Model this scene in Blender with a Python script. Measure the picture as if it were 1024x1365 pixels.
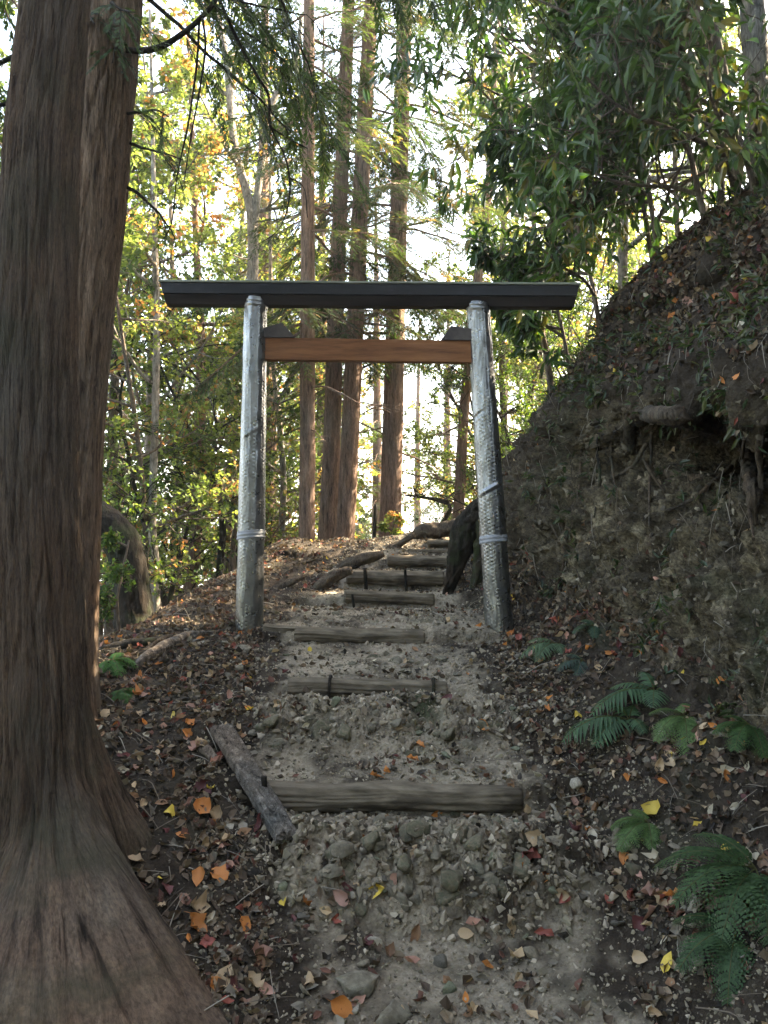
import bpy, math, random
import numpy as np
from mathutils import Vector, Matrix
from mathutils.bvhtree import BVHTree

random.seed(7)
RNG = np.random.default_rng(11)
scene = bpy.context.scene
for o in list(bpy.data.objects):
    bpy.data.objects.remove(o)

# ------------------------------------------------------------------ camera, sky, sun, exposure
F_PX = 1105.0
PITCH = math.radians(2.0)
EYE = 1.5
cam_d = bpy.data.cameras.new('camera')
cam = bpy.data.objects.new('camera', cam_d)
scene.collection.objects.link(cam)
cam.location = (0, 0, EYE)
cam.rotation_euler = (math.radians(90) + PITCH, 0, 0)
cam_d.sensor_fit = 'VERTICAL'
cam_d.sensor_height = 36.0
cam_d.sensor_width = 27.0
cam_d.lens = 36.0 * F_PX / 1365.0
cam_d.clip_start = 0.05
cam_d.clip_end = 20000
scene.camera = cam

SUN_AZ, SUN_EL = math.radians(66), math.radians(36)     # azimuth clockwise from straight ahead
world = bpy.data.worlds.new('World')
scene.world = world
world.use_nodes = True
wn = world.node_tree
sky = wn.nodes.new('ShaderNodeTexSky')
sky.sky_type = 'NISHITA'
sky.sun_disc = False
sky.sun_elevation = SUN_EL
sky.sun_rotation = SUN_AZ
sky.air_density = 1.0
sky.dust_density = 2.5
sky.ozone_density = 1.0
wn.links.new(sky.outputs[0], wn.nodes['Background'].inputs[0])
wn.nodes['Background'].inputs[1].default_value = 0.15
sun_d = bpy.data.lights.new('sun', 'SUN')
sun_d.energy = 5.0
sun_d.angle = math.radians(0.5)
sun_d.color = (1.0, 0.93, 0.82)
sun = bpy.data.objects.new('sun', sun_d)
scene.collection.objects.link(sun)
sdir = Vector((math.sin(SUN_AZ) * math.cos(SUN_EL), math.cos(SUN_AZ) * math.cos(SUN_EL), math.sin(SUN_EL)))
sun.rotation_euler = sdir.to_track_quat('Z', 'Y').to_euler()
scene.view_settings.view_transform = 'Standard'
scene.view_settings.look = 'None'
scene.view_settings.gamma = 1.0
scene.view_settings.exposure = 3.6
scene.view_settings.use_white_balance = True
scene.view_settings.white_balance_temperature = 7800
scene.cycles.max_bounces = 7
scene.cycles.diffuse_bounces = 4
scene.cycles.glossy_bounces = 3
scene.cycles.transmission_bounces = 5
scene.cycles.transparent_max_bounces = 4
scene.cycles.sample_clamp_indirect = 6.0
scene.cycles.use_denoising = True

# ------------------------------------------------------------------ helpers
COL = scene.collection
cp, sp = math.cos(PITCH), math.sin(PITCH)

def P(px, py, D):
    """point of the photograph's pixel (1024 x 1365) at distance D along +Y"""
    xc, yc = (px - 512.0) / F_PX, (682.5 - py) / F_PX
    d = (xc, cp - yc * sp, sp + yc * cp)
    s = D / d[1]
    return Vector((d[0] * s, D, EYE + d[2] * s))

def to_px(V):
    V = np.asarray(V, float)
    x, y, z = V[..., 0], V[..., 1], V[..., 2] - EYE
    f = y * cp + z * sp
    u = -y * sp + z * cp
    f = np.where(np.abs(f) < 1e-4, 1e-4, f)
    return 512 + F_PX * x / f, 682.5 - F_PX * u / f, f

_perm = np.random.default_rng(3).permutation(256)
_perm = np.concatenate([_perm, _perm, _perm])
_g = np.random.default_rng(4).normal(size=(256, 3))
_g /= np.linalg.norm(_g, axis=1)[:, None]

def noise(p):
    p = np.asarray(p, float)
    i = np.floor(p).astype(int)
    f = p - i
    i &= 255
    u = f * f * f * (f * (f * 6 - 15) + 10)
    out = 0
    for dx in (0, 1):
        for dy in (0, 1):
            for dz in (0, 1):
                h = _perm[_perm[_perm[i[..., 0] + dx] + i[..., 1] + dy] + i[..., 2] + dz]
                g = _g[h]
                d = g[..., 0] * (f[..., 0] - dx) + g[..., 1] * (f[..., 1] - dy) + g[..., 2] * (f[..., 2] - dz)
                w = (u[..., 0] if dx else 1 - u[..., 0]) * (u[..., 1] if dy else 1 - u[..., 1]) * (u[..., 2] if dz else 1 - u[..., 2])
                out = out + d * w
    return out * 1.6

def fbm(p, n=4, gain=0.5, ridged=False):
    a, s, t = 1.0, 0, 0
    q = np.asarray(p, float)
    for k in range(n):
        v = noise(q + 17.3 * k)
        if ridged:
            v = 1 - 2 * np.abs(v)
        s = s + a * v
        t += a
        a *= gain
        q = q * 2.03
    return s / t

def mk(name, V, F, mat=None, parent=None, col=None, smooth=True, link=True, bk=None):
    """one mesh object from a vertex array and a face array (or list of face arrays)"""
    V = np.asarray(V, np.float32)
    Fs = F if isinstance(F, (list, tuple)) else [F]
    Fs = [np.asarray(f, np.int32) for f in Fs if len(f)]
    me = bpy.data.meshes.new(name)
    me.vertices.add(len(V))
    me.vertices.foreach_set('co', V.ravel())
    loops = np.concatenate([f.ravel() for f in Fs])
    tot = np.concatenate([np.full(len(f), f.shape[1], np.int32) for f in Fs])
    me.loops.add(len(loops))
    me.loops.foreach_set('vertex_index', loops)
    me.polygons.add(len(tot))
    st = np.concatenate([[0], np.cumsum(tot)[:-1]]).astype(np.int32)
    me.polygons.foreach_set('loop_start', st)
    me.polygons.foreach_set('loop_total', tot)
    me.polygons.foreach_set('use_smooth', np.full(len(tot), bool(smooth)))
    me.update(calc_edges=True)
    if col is not None:
        c = np.ones((len(V), 4), np.float32)
        c[:, :3] = col
        at = me.color_attributes.new('Col', 'FLOAT_COLOR', 'POINT')
        at.data.foreach_set('color', c.ravel())
    if bk is not None:
        at = me.attributes.new('bk', 'FLOAT_VECTOR', 'POINT')
        at.data.foreach_set('vector', np.asarray(bk, np.float32).ravel())
    if mat:
        me.materials.append(mat)
    o = bpy.data.objects.new(name, me)
    if link:
        COL.objects.link(o)
    if parent is not None:
        o.parent = parent
    return o

def empty(name, loc=(0, 0, 0), rz=0.0):
    o = bpy.data.objects.new(name, None)
    o.empty_display_size = 0.2
    COL.objects.link(o)
    o.location = loc
    o.rotation_euler = (0, 0, rz)
    return o

def tag(o, label=None, cat=None, group=None, kind=None):
    if label: o['label'] = label
    if cat: o['category'] = cat
    if group: o['group'] = group
    if kind: o['kind'] = kind
    return o

def grid_faces(nr, nc, wrap=False):
    r = np.arange(nr - 1)[:, None]
    c = np.arange(nc if wrap else nc - 1)[None, :]
    c2 = (c + 1) % nc
    return np.stack([r * nc + c, r * nc + c2, (r + 1) * nc + c2, (r + 1) * nc + c], -1).reshape(-1, 4)

def resample(pts, n):
    pts = np.asarray(pts, float)
    if len(pts) > 2:                                   # Catmull-Rom through the points
        q = np.vstack([2 * pts[0] - pts[1], pts, 2 * pts[-1] - pts[-2]])
        out = []
        for i in range(1, len(q) - 2):
            t = np.linspace(0, 1, 12, endpoint=False)[:, None]
            a, b, c, d = q[i - 1], q[i], q[i + 1], q[i + 2]
            out.append(0.5 * ((2 * b) + (c - a) * t + (2 * a - 5 * b + 4 * c - d) * t * t + (3 * b - a - 3 * c + d) * t ** 3))
        out.append(pts[-1:])
        pts = np.vstack(out)
    L = np.concatenate([[0], np.cumsum(np.linalg.norm(np.diff(pts[:, :3], axis=0), axis=1))])
    s = np.linspace(0, L[-1], n)
    return np.stack([np.interp(s, L, pts[:, k]) for k in range(pts.shape[1])], 1), L[-1]

def frames(C):
    T = np.gradient(C, axis=0)
    T /= np.linalg.norm(T, axis=1)[:, None] + 1e-9
    n = np.cross(T[0], [0.03, 1, 0.02] if abs(T[0][1]) < 0.9 else [1, 0, 0])
    n /= np.linalg.norm(n)
    N = [n]
    for t in T[1:]:
        n = N[-1] - t * np.dot(N[-1], t)
        n /= np.linalg.norm(n) + 1e-9
        N.append(n)
    N = np.array(N)
    return T, N, np.cross(T, N)

def tube(pts, nseg=8, n=None, bark=None, step=0.05, cap=True):
    """pts: rows of (x, y, z, radius); returns V, [quads, tris]. bark(theta, s, C, R) -> radial offset"""
    pts = np.asarray(pts, float)
    if n is None:
        L = np.linalg.norm(np.diff(pts[:, :3], axis=0), axis=1).sum()
        n = max(3, int(L / step) + 1)
    q, L = resample(pts, n)
    C, R = q[:, :3], q[:, 3]
    T, N, B = frames(C)
    th = np.linspace(0, 2 * np.pi, nseg, endpoint=False)
    rr = np.repeat(R[:, None], nseg, 1)
    s = np.linspace(0, L, n)
    if bark is not None:
        rr = rr + bark(np.repeat(th[None], n, 0), np.repeat(s[:, None], nseg, 1), C, rr)
    V = C[:, None] + rr[..., None] * (np.cos(th)[None, :, None] * N[:, None] + np.sin(th)[None, :, None] * B[:, None])
    V = V.reshape(-1, 3)
    Fq = grid_faces(n, nseg, True)
    if not cap:
        return V, [Fq]
    V = np.vstack([V, C[:1], C[-1:]])
    k = np.arange(nseg)
    k2 = (k + 1) % nseg
    a = np.stack([np.full(nseg, n * nseg), k2, k], 1)
    b = np.stack([np.full(nseg, n * nseg + 1), (n - 1) * nseg + k, (n - 1) * nseg + k2], 1)
    return V, [Fq, np.vstack([a, b])]

class MB:
    def __init__(s):
        s.V, s.F, s.C, s.n = [], {}, [], 0
    def add(s, V, F, col=None):
        for f in (F if isinstance(F, (list, tuple)) else [F]):
            f = np.asarray(f)
            if len(f):
                s.F.setdefault(f.shape[1], []).append(f + s.n)
        s.V.append(np.asarray(V, float))
        if col is not None:
            s.C.append(np.broadcast_to(np.asarray(col, float), (len(V), 3)))
        s.n += len(V)
    def build(s, name, mat, parent=None, smooth=True, link=True):
        return mk(name, np.vstack(s.V), [np.vstack(v) for v in s.F.values()], mat, parent,
                  np.vstack(s.C) if s.C else None, smooth, link)

def scatter(bv, bf, R, T, S=None):
    """copies of a base shape: R (N,3,3), T (N,3), S (N,) -> V, F"""
    n = len(T)
    if S is None: S = np.ones(n)
    V = np.einsum('nij,kj->nki', R, bv) * S[:, None, None] + T[:, None]
    F = bf[None] + (np.arange(n) * len(bv))[:, None, None]
    return V.reshape(-1, 3), F.reshape(-1, bf.shape[1])

def rots(nrm, spin, tilt=0.0):
    """rotations taking z to nrm with spin about it"""
    nrm = nrm / (np.linalg.norm(nrm, axis=1)[:, None] + 1e-9)
    if tilt:
        nrm = nrm + RNG.normal(size=nrm.shape) * tilt
        nrm /= np.linalg.norm(nrm, axis=1)[:, None]
    a = np.cross(nrm, np.array([0.31, 0.95, 0.05]))
    a /= np.linalg.norm(a, axis=1)[:, None]
    b = np.cross(nrm, a)
    c, s = np.cos(spin)[:, None], np.sin(spin)[:, None]
    x = a * c + b * s
    y = np.cross(nrm, x)
    return np.stack([x, y, nrm], 2)

def basis(xdir, nrm):
    x = xdir / (np.linalg.norm(xdir, axis=1)[:, None] + 1e-9)
    z = nrm - x * (nrm * x).sum(1)[:, None]
    z /= np.linalg.norm(z, axis=1)[:, None] + 1e-9
    y = np.cross(z, x)
    return np.stack([x, y, z], 2)

# ------------------------------------------------------------------ materials
def newmat(name):
    m = bpy.data.materials.new(name)
    m.use_nodes = True
    nt = m.node_tree
    return m, nt, nt.nodes['Principled BSDF'], nt.nodes['Material Output']

def N(nt, t, **kw):
    n = nt.nodes.new(t)
    for k, v in kw.items():
        if isinstance(v, (int, float, str, bool)) and hasattr(n, k): setattr(n, k, v)
        else: n.inputs[k].default_value = v
    return n

def noise_node(nt, vec, scale, detail=6.0, rough=0.6, dist=0.0):
    n = nt.nodes.new('ShaderNodeTexNoise')
    n.inputs['Scale'].default_value = scale
    n.inputs['Detail'].default_value = detail
    n.inputs['Roughness'].default_value = rough
    n.inputs['Distortion'].default_value = dist
    if vec is not None: nt.links.new(vec, n.inputs['Vector'])
    return n

def ramp(nt, fac, stops):
    r = nt.nodes.new('ShaderNodeValToRGB')
    els = r.color_ramp.elements
    while len(els) < len(stops): els.new(0.5)
    for e, (p, c) in zip(els, stops):
        e.position = p
        e.color = (c[0], c[1], c[2], 1)
    nt.links.new(fac, r.inputs[0])
    return r

def mix(nt, fac, a, b, blend='MIX'):
    m = nt.nodes.new('ShaderNodeMix')
    m.data_type = 'RGBA'
    m.blend_type = blend
    for sock, v in ((m.inputs[0], fac), (m.inputs[6], a), (m.inputs[7], b)):
        if hasattr(v, 'links') or hasattr(v, 'is_linked'): nt.links.new(v, sock)
        elif isinstance(v, (int, float)): sock.default_value = v
        else: sock.default_value = (v[0], v[1], v[2], 1)
    return m.outputs[2]

def bump(nt, h, strength, dist, bsdf, prev=None):
    b = nt.nodes.new('ShaderNodeBump')
    b.inputs['Strength'].default_value = strength
    b.inputs['Distance'].default_value = dist
    nt.links.new(h, b.inputs['Height'])
    if prev is not None: nt.links.new(prev, b.inputs['Normal'])
    nt.links.new(b.outputs[0], bsdf.inputs['Normal'])
    return b.outputs[0]

def coords(nt, kind='Object', scale=(1, 1, 1)):
    tc = nt.nodes.new('ShaderNodeTexCoord')
    if scale == (1, 1, 1): return tc.outputs[kind]
    mp = nt.nodes.new('ShaderNodeMapping')
    mp.inputs['Scale'].default_value = scale
    nt.links.new(tc.outputs[kind], mp.inputs['Vector'])
    return mp.outputs[0]

def mat_speckle(name, stops, scale=6, sxyz=(1, 1, 1), bumps=((40, 0.5, 0.004),), rough=0.9, stops2=None, scale2=1.3, spec=0.2, metallic=0.0):
    m, nt, b, out = newmat(name)
    v = coords(nt, 'Object', sxyz)
    c = ramp(nt, noise_node(nt, v, scale, 8, 0.65).outputs[0], stops).outputs[0]
    if stops2:
        r = ramp(nt, noise_node(nt, v, scale2, 4, 0.6, 0.3).outputs[0], [(0.42, (0, 0, 0)), (0.6, (1, 1, 1))])
        c2 = ramp(nt, noise_node(nt, v, scale * 1.7, 8, 0.65).outputs[0], stops2).outputs[0]
        c = mix(nt, r.outputs[0], c, c2)
    nt.links.new(c, b.inputs['Base Color'])
    b.inputs['Roughness'].default_value = rough
    b.inputs['Specular IOR Level'].default_value = spec
    b.inputs['Metallic'].default_value = metallic
    prev = None
    for s, st, d in bumps:
        prev = bump(nt, noise_node(nt, v, s, 8, 0.7).outputs[0], st, d, b, prev)
    return m

M = {}
# ground: soil colours follow the painted soil map (R path grit, G clay face, B moss)
def mat_ground():
    m, nt, b, out = newmat('ground_soil')
    v = coords(nt, 'Object')
    at = nt.nodes.new('ShaderNodeVertexColor'); at.layer_name = 'Col'
    sep = nt.nodes.new('ShaderNodeSeparateColor')
    nt.links.new(at.outputs[0], sep.inputs[0])
    n1 = noise_node(nt, v, 9, 10, 0.75).outputs[0]
    n2 = noise_node(nt, v, 55, 8, 0.7).outputs[0]
    litter = ramp(nt, n1, [(0.3, (0.014, 0.010, 0.007)), (0.5, (0.034, 0.025, 0.017)), (0.72, (0.065, 0.05, 0.034))]).outputs[0]
    grit = ramp(nt, n2, [(0.28, (0.15, 0.119, 0.083)), (0.5, (0.26, 0.213, 0.152)), (0.72, (0.35, 0.298, 0.222))]).outputs[0]
    clay = ramp(nt, noise_node(nt, v, 4.2, 10, 0.72).outputs[0], [(0.25, (0.02, 0.015, 0.01)), (0.44, (0.06, 0.047, 0.03)), (0.56, (0.13, 0.105, 0.066)), (0.74, (0.40, 0.335, 0.215))]).outputs[0]
    vc = nt.nodes.new('ShaderNodeTexVoronoi'); vc.feature = 'DISTANCE_TO_EDGE'; vc.inputs['Scale'].default_value = 14; vc.inputs['Detail'].default_value = 2
    wv = nt.nodes.new('ShaderNodeVectorMath'); wv.operation = 'ADD'; nt.links.new(v, wv.inputs[0])
    wn2 = noise_node(nt, v, 7, 4, 0.6); sc_ = nt.nodes.new('ShaderNodeVectorMath'); sc_.operation = 'SCALE'; sc_.inputs['Scale'].default_value = 0.25
    nt.links.new(wn2.outputs[1], sc_.inputs[0]); nt.links.new(sc_.outputs[0], wv.inputs[1]); nt.links.new(wv.outputs[0], vc.inputs['Vector'])
    ck = ramp(nt, vc.outputs[0], [(0.0, (0.35, 0.33, 0.3)), (0.08, (1, 1, 1))]).outputs[0]
    clay = mix(nt, 0.75, clay, ck, 'MULTIPLY')
    clay = mix(nt, 1.0, clay, ramp(nt, noise_node(nt, v, 60, 6, 0.75).outputs[0], [(0.35, (0.5, 0.48, 0.45)), (0.5, (1, 1, 1)), (0.68, (1.4, 1.38, 1.3))]).outputs[0], 'MULTIPLY')
    mossc = ramp(nt, n2, [(0.3, (0.022, 0.028, 0.013)), (0.7, (0.06, 0.07, 0.035))]).outputs[0]
    c = mix(nt, sep.outputs[0], litter, grit)
    c = mix(nt, sep.outputs[1], c, clay)
    c = mix(nt, sep.outputs[2], c, mossc)
    nt.links.new(c, b.inputs['Base Color'])
    b.inputs['Roughness'].default_value = 0.95
    b.inputs['Specular IOR Level'].default_value = 0.15
    p = bump(nt, noise_node(nt, v, 30, 10, 0.75).outputs[0], 0.8, 0.03, b)
    vo = nt.nodes.new('ShaderNodeTexVoronoi'); vo.inputs['Scale'].default_value = 70
    nt.links.new(v, vo.inputs['Vector'])
    bump(nt, vo.outputs[0], 0.5, 0.01, b, p)
    return m
M['ground'] = mat_ground()

def mat_bark(name, dark, mid, light, sx=26, sz=1.6, moss=None, attr=False, bstr=1.0):
    m, nt, b, out = newmat(name)
    def coords(nt, kind='Object', scale=(1, 1, 1)):
        if attr:
            a = nt.nodes.new('ShaderNodeAttribute'); a.attribute_name = 'bk'; src = a.outputs['Vector']
        else:
            src = nt.nodes.new('ShaderNodeTexCoord').outputs['Object']
        mp = nt.nodes.new('ShaderNodeMapping'); mp.inputs['Scale'].default_value = scale
        nt.links.new(src, mp.inputs['Vector'])
        return mp.outputs[0]
    v = coords(nt, 'Object', (1, 1, sz / sx))
    n1 = noise_node(nt, v, sx, 8, 0.7, 0.35).outputs[0]
    n3 = noise_node(nt, v, sx * 4, 6, 0.7).outputs[0]
    c = ramp(nt, n1, [(0.34, dark), (0.45, mid), (0.52, tuple(x * 1.12 for x in mid)), (0.68, light)]).outputs[0]
    n4 = noise_node(nt, coords(nt, 'Object', (1, 1, sz / sx * .5)), sx * 1.9, 5, 0.6, 0.5).outputs[0]
    n5 = noise_node(nt, coords(nt, 'Object', (1, 1, .12)), sx * 6, 4, 0.7).outputs[0]
    c = mix(nt, 1.0, c, ramp(nt, n5, [(0.35, (.6, .58, .56)), (0.5, (1, 1, 1)), (0.66, (1.35, 1.32, 1.28))]).outputs[0], 'MULTIPLY')
    crk = ramp(nt, n4, [(0.36, (0.42, 0.39, 0.37)), (0.42, (1, 1, 1)), (0.6, (1, 1, 1)), (0.7, (1.25, 1.22, 1.2))]).outputs[0]
    c = mix(nt, 1.0, c, crk, 'MULTIPLY')
    big = noise_node(nt, coords(nt, 'Object', (1, 1, 0.35)), 2.6, 5, 0.6).outputs[0]
    tint = ramp(nt, big, [(0.35, (0.72, 0.78, 0.8)), (0.62, (1.15, 0.98, 0.84))]).outputs[0]
    c = mix(nt, 1.0, c, tint, 'MULTIPLY')
    if moss:
        mf = ramp(nt, noise_node(nt, coords(nt, 'Object'), 3.3, 7, 0.7).outputs[0], [(0.5, (0, 0, 0)), (0.7, (0.8, 0.8, 0.8))]).outputs[0]
        c = mix(nt, mf, c, moss)
    nt.links.new(c, b.inputs['Base Color'])
    b.inputs['Roughness'].default_value = 0.9
    b.inputs['Specular IOR Level'].default_value = 0.15
    p = bump(nt, n1, 0.9 * bstr, 0.02, b)
    p = bump(nt, n4, 0.9 * bstr, 0.012, b, p)
    bump(nt, n3, 0.6 * bstr, 0.006, b, p)
    return m
M['bark_big'] = mat_bark('cypress_bark', (0.027, 0.019, 0.014), (0.074, 0.054, 0.04), (0.125, 0.096, 0.073), 62, 3.6, moss=(0.035, 0.034, 0.02), attr=True, bstr=1.2)
M['bark_second'] = mat_bark('cypress_bark_pale', (0.035, 0.025, 0.018), (0.11, 0.08, 0.058), (0.21, 0.163, 0.125), 34, 4.2)
M['bark_cedar'] = mat_bark('cedar_bark', (0.05, 0.033, 0.025), (0.14, 0.095, 0.072), (0.24, 0.175, 0.14), 30, 4)
M['bark_dark'] = mat_bark('dark_bark', (0.008, 0.007, 0.005), (0.018, 0.015, 0.011), (0.036, 0.03, 0.023), 18, 8, moss=(0.03, 0.045, 0.015))
M['bark_pale'] = mat_bark('pale_bark', (0.09, 0.085, 0.075), (0.2, 0.19, 0.17), (0.36, 0.34, 0.31), 16, 9)
M['bark_grey'] = mat_bark('grey_brown_bark', (0.05, 0.042, 0.034), (0.12, 0.10, 0.082), (0.2, 0.18, 0.15), 20, 7)
M['root'] = mat_bark('root_bark', (0.022, 0.017, 0.012), (0.06, 0.047, 0.034), (0.12, 0.098, 0.074), 18, 10, moss=(0.045, 0.045, 0.03))
M['log'] = mat_speckle('old_log', [(0.3, (0.07, 0.056, 0.04)), (0.5, (0.155, 0.126, 0.09)), (0.7, (0.27, 0.225, 0.165))], 7, (0.35, 1, 1), ((30, 0.6, 0.01), (90, 0.5, 0.004)), stops2=[(0.3, (0.025, 0.02, 0.014)), (0.7, (0.085, 0.068, 0.048))], scale2=7, spec=0.05, rough=1.0)
M['weathered'] = mat_bark('weathered_wood', (0.025, 0.022, 0.018), (0.10, 0.09, 0.078), (0.25, 0.235, 0.21), 34, 4)
M['stone'] = mat_speckle('stone', [(0.3, (0.07, 0.058, 0.04)), (0.5, (0.13, 0.11, 0.078)), (0.72, (0.22, 0.19, 0.143))], 7, (1, 1, 1), ((22, 0.5, 0.01), (90, 0.4, 0.003)), stops2=[(0.3, (0.075, 0.068, 0.048)), (0.7, (0.16, 0.145, 0.105))])
M['stone_moss'] = mat_speckle('mossy_stone', [(0.3, (0.06, 0.048, 0.03)), (0.5, (0.115, 0.094, 0.062)), (0.72, (0.18, 0.15, 0.104))], 7, (1, 1, 1), ((22, 0.5, 0.01), (90, 0.4, 0.003)), stops2=[(0.3, (0.045, 0.045, 0.027)), (0.7, (0.10, 0.098, 0.062))], scale2=9)

def mat_attr(name, rough=0.8, transl=0.0, spec=0.3, obj=False, tcol=(1.25, 1.2, 0.6), bumpy=False):
    m, nt, b, out = newmat(name)
    if obj:
        oi = nt.nodes.new('ShaderNodeObjectInfo'); c = oi.outputs['Color']
        v = coords(nt, 'Object')
        sp_ = ramp(nt, noise_node(nt, v, 90, 4, 0.7).outputs[0], [(0.3, (0.55, 0.5, 0.45)), (0.5, (1, 1, 1))]).outputs[0]
        c = mix(nt, 1.0, c, sp_, 'MULTIPLY')
    else:
        at = nt.nodes.new('ShaderNodeVertexColor'); at.layer_name = 'Col'; c = at.outputs[0]
    nt.links.new(c, b.inputs['Base Color'])
    b.inputs['Roughness'].default_value = rough
    b.inputs['Specular IOR Level'].default_value = spec
    if bumpy:
        bump(nt, noise_node(nt, coords(nt, 'Object'), 60, 6, 0.7).outputs[0], 0.6, 0.006, b)
    if transl > 0:
        tr = nt.nodes.new('ShaderNodeBsdfTranslucent')
        tc = mix(nt, 1.0, c, tcol, 'MULTIPLY')
        nt.links.new(tc, tr.inputs[0])
        ms = nt.nodes.new('ShaderNodeMixShader')
        ms.inputs[0].default_value = transl
        nt.links.new(b.outputs[0], ms.inputs[1])
        nt.links.new(tr.outputs[0], ms.inputs[2])
        nt.links.new(ms.outputs[0], out.inputs[0])
    return m
M['leaf'] = mat_attr('tree_leaf', 0.55, 0.5, 0.25, tcol=(1.5, 1.45, 0.8))
M['leaf_gloss'] = mat_attr('glossy_leaf', 0.38, 0.3, 0.35, tcol=(1.8, 2.1, 0.7))
M['litter'] = mat_attr('dead_leaf', 0.8, 0.12, 0.2)
M['pebble'] = mat_attr('pebble', 0.9, 0, 0.2, bumpy=True)
M['fallen'] = mat_attr('fallen_leaf', 0.6, 0.12, 0.3, obj=True, tcol=(1.1, 1, 0.9))
M['twig'] = mat_attr('twig', 0.9, 0, 0.15)

# ------------------------------------------------------------------ terrain: one sheet to the horizon
ZP = np.array([(-30, -8), (-8, -2.0), (-2, -0.25), (0, -0.03), (2.0, 0.0), (2.5, 0.045), (2.92, 0.12), (3.02, 0.2), (3.14, 0.29), (3.3, 0.36), (3.43, 0.375), (3.46, 0.505),
               (3.75, 0.545), (3.88, 0.62), (4.05, 0.67), (4.31, 0.675), (4.33, 0.755), (4.7, 0.80), (5.05, 0.855), (5.16, 0.86), (5.18, 0.935), (5.7, 0.975),
               (6.26, 1.005), (6.28, 1.09), (6.85, 1.105), (6.87, 1.225), (7.46, 1.245), (7.48, 1.335), (7.85, 1.375), (7.88, 1.42), (8.28, 1.43), (8.3, 1.475), (8.9, 1.51), (9.0, 1.60),
               (9.6, 1.62), (10.5, 1.35), (14, -0.4), (20, -4), (40, -14), (100, -40), (500, -95), (8000, -200)])
ZS = np.array([(-30, -8), (-8, -2.0), (-2, -0.2), (0, 0.0), (2.0, 0.02), (2.5, 0.12), (2.8, 0.25), (3.3, 0.44), (3.8, 0.6), (4.5, 0.79), (5.3, 0.92), (6.3, 1.05), (7, 1.19), (8, 1.41), (9, 1.48),
               (9.7, 1.42), (10.5, 1.15), (14, -0.6), (20, -4.2), (40, -14), (100, -40), (500, -95), (8000, -200)])
# rows: D, then x of (edge, left ground, path left, path right)
LX = np.array([(-30, -4, -1.5, -.6, .8), (-8, -2.8, -1.2, -.5, .7), (0, -2.6, -1.1, -.4, .65), (2, -2.6, -.9, -.22, .68), (2.8, -2.4, -.85, -.27, .68), (3.5, -2.2, -1., -.56, .62), (4.2, -2.1, -1.05, -.56, .52),
               (4.8, -1.95, -1.1, -.66, .52), (5.5, -1.8, -1.1, -.7, .72), (6.5, -1.65, -1., -.5, .5), (7.3, -1.35, -.8, -.36, .56), (8, -1.25, -.7, -.15, .66), (9, -1.3, -.6, .1, .8),
               (10.5, -1.5, -.7, .1, .9), (14, -3, -1.2, 0, 1.2), (40, -8, -4, -1, 3), (8000, -60, -20, -8, 12)])
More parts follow.
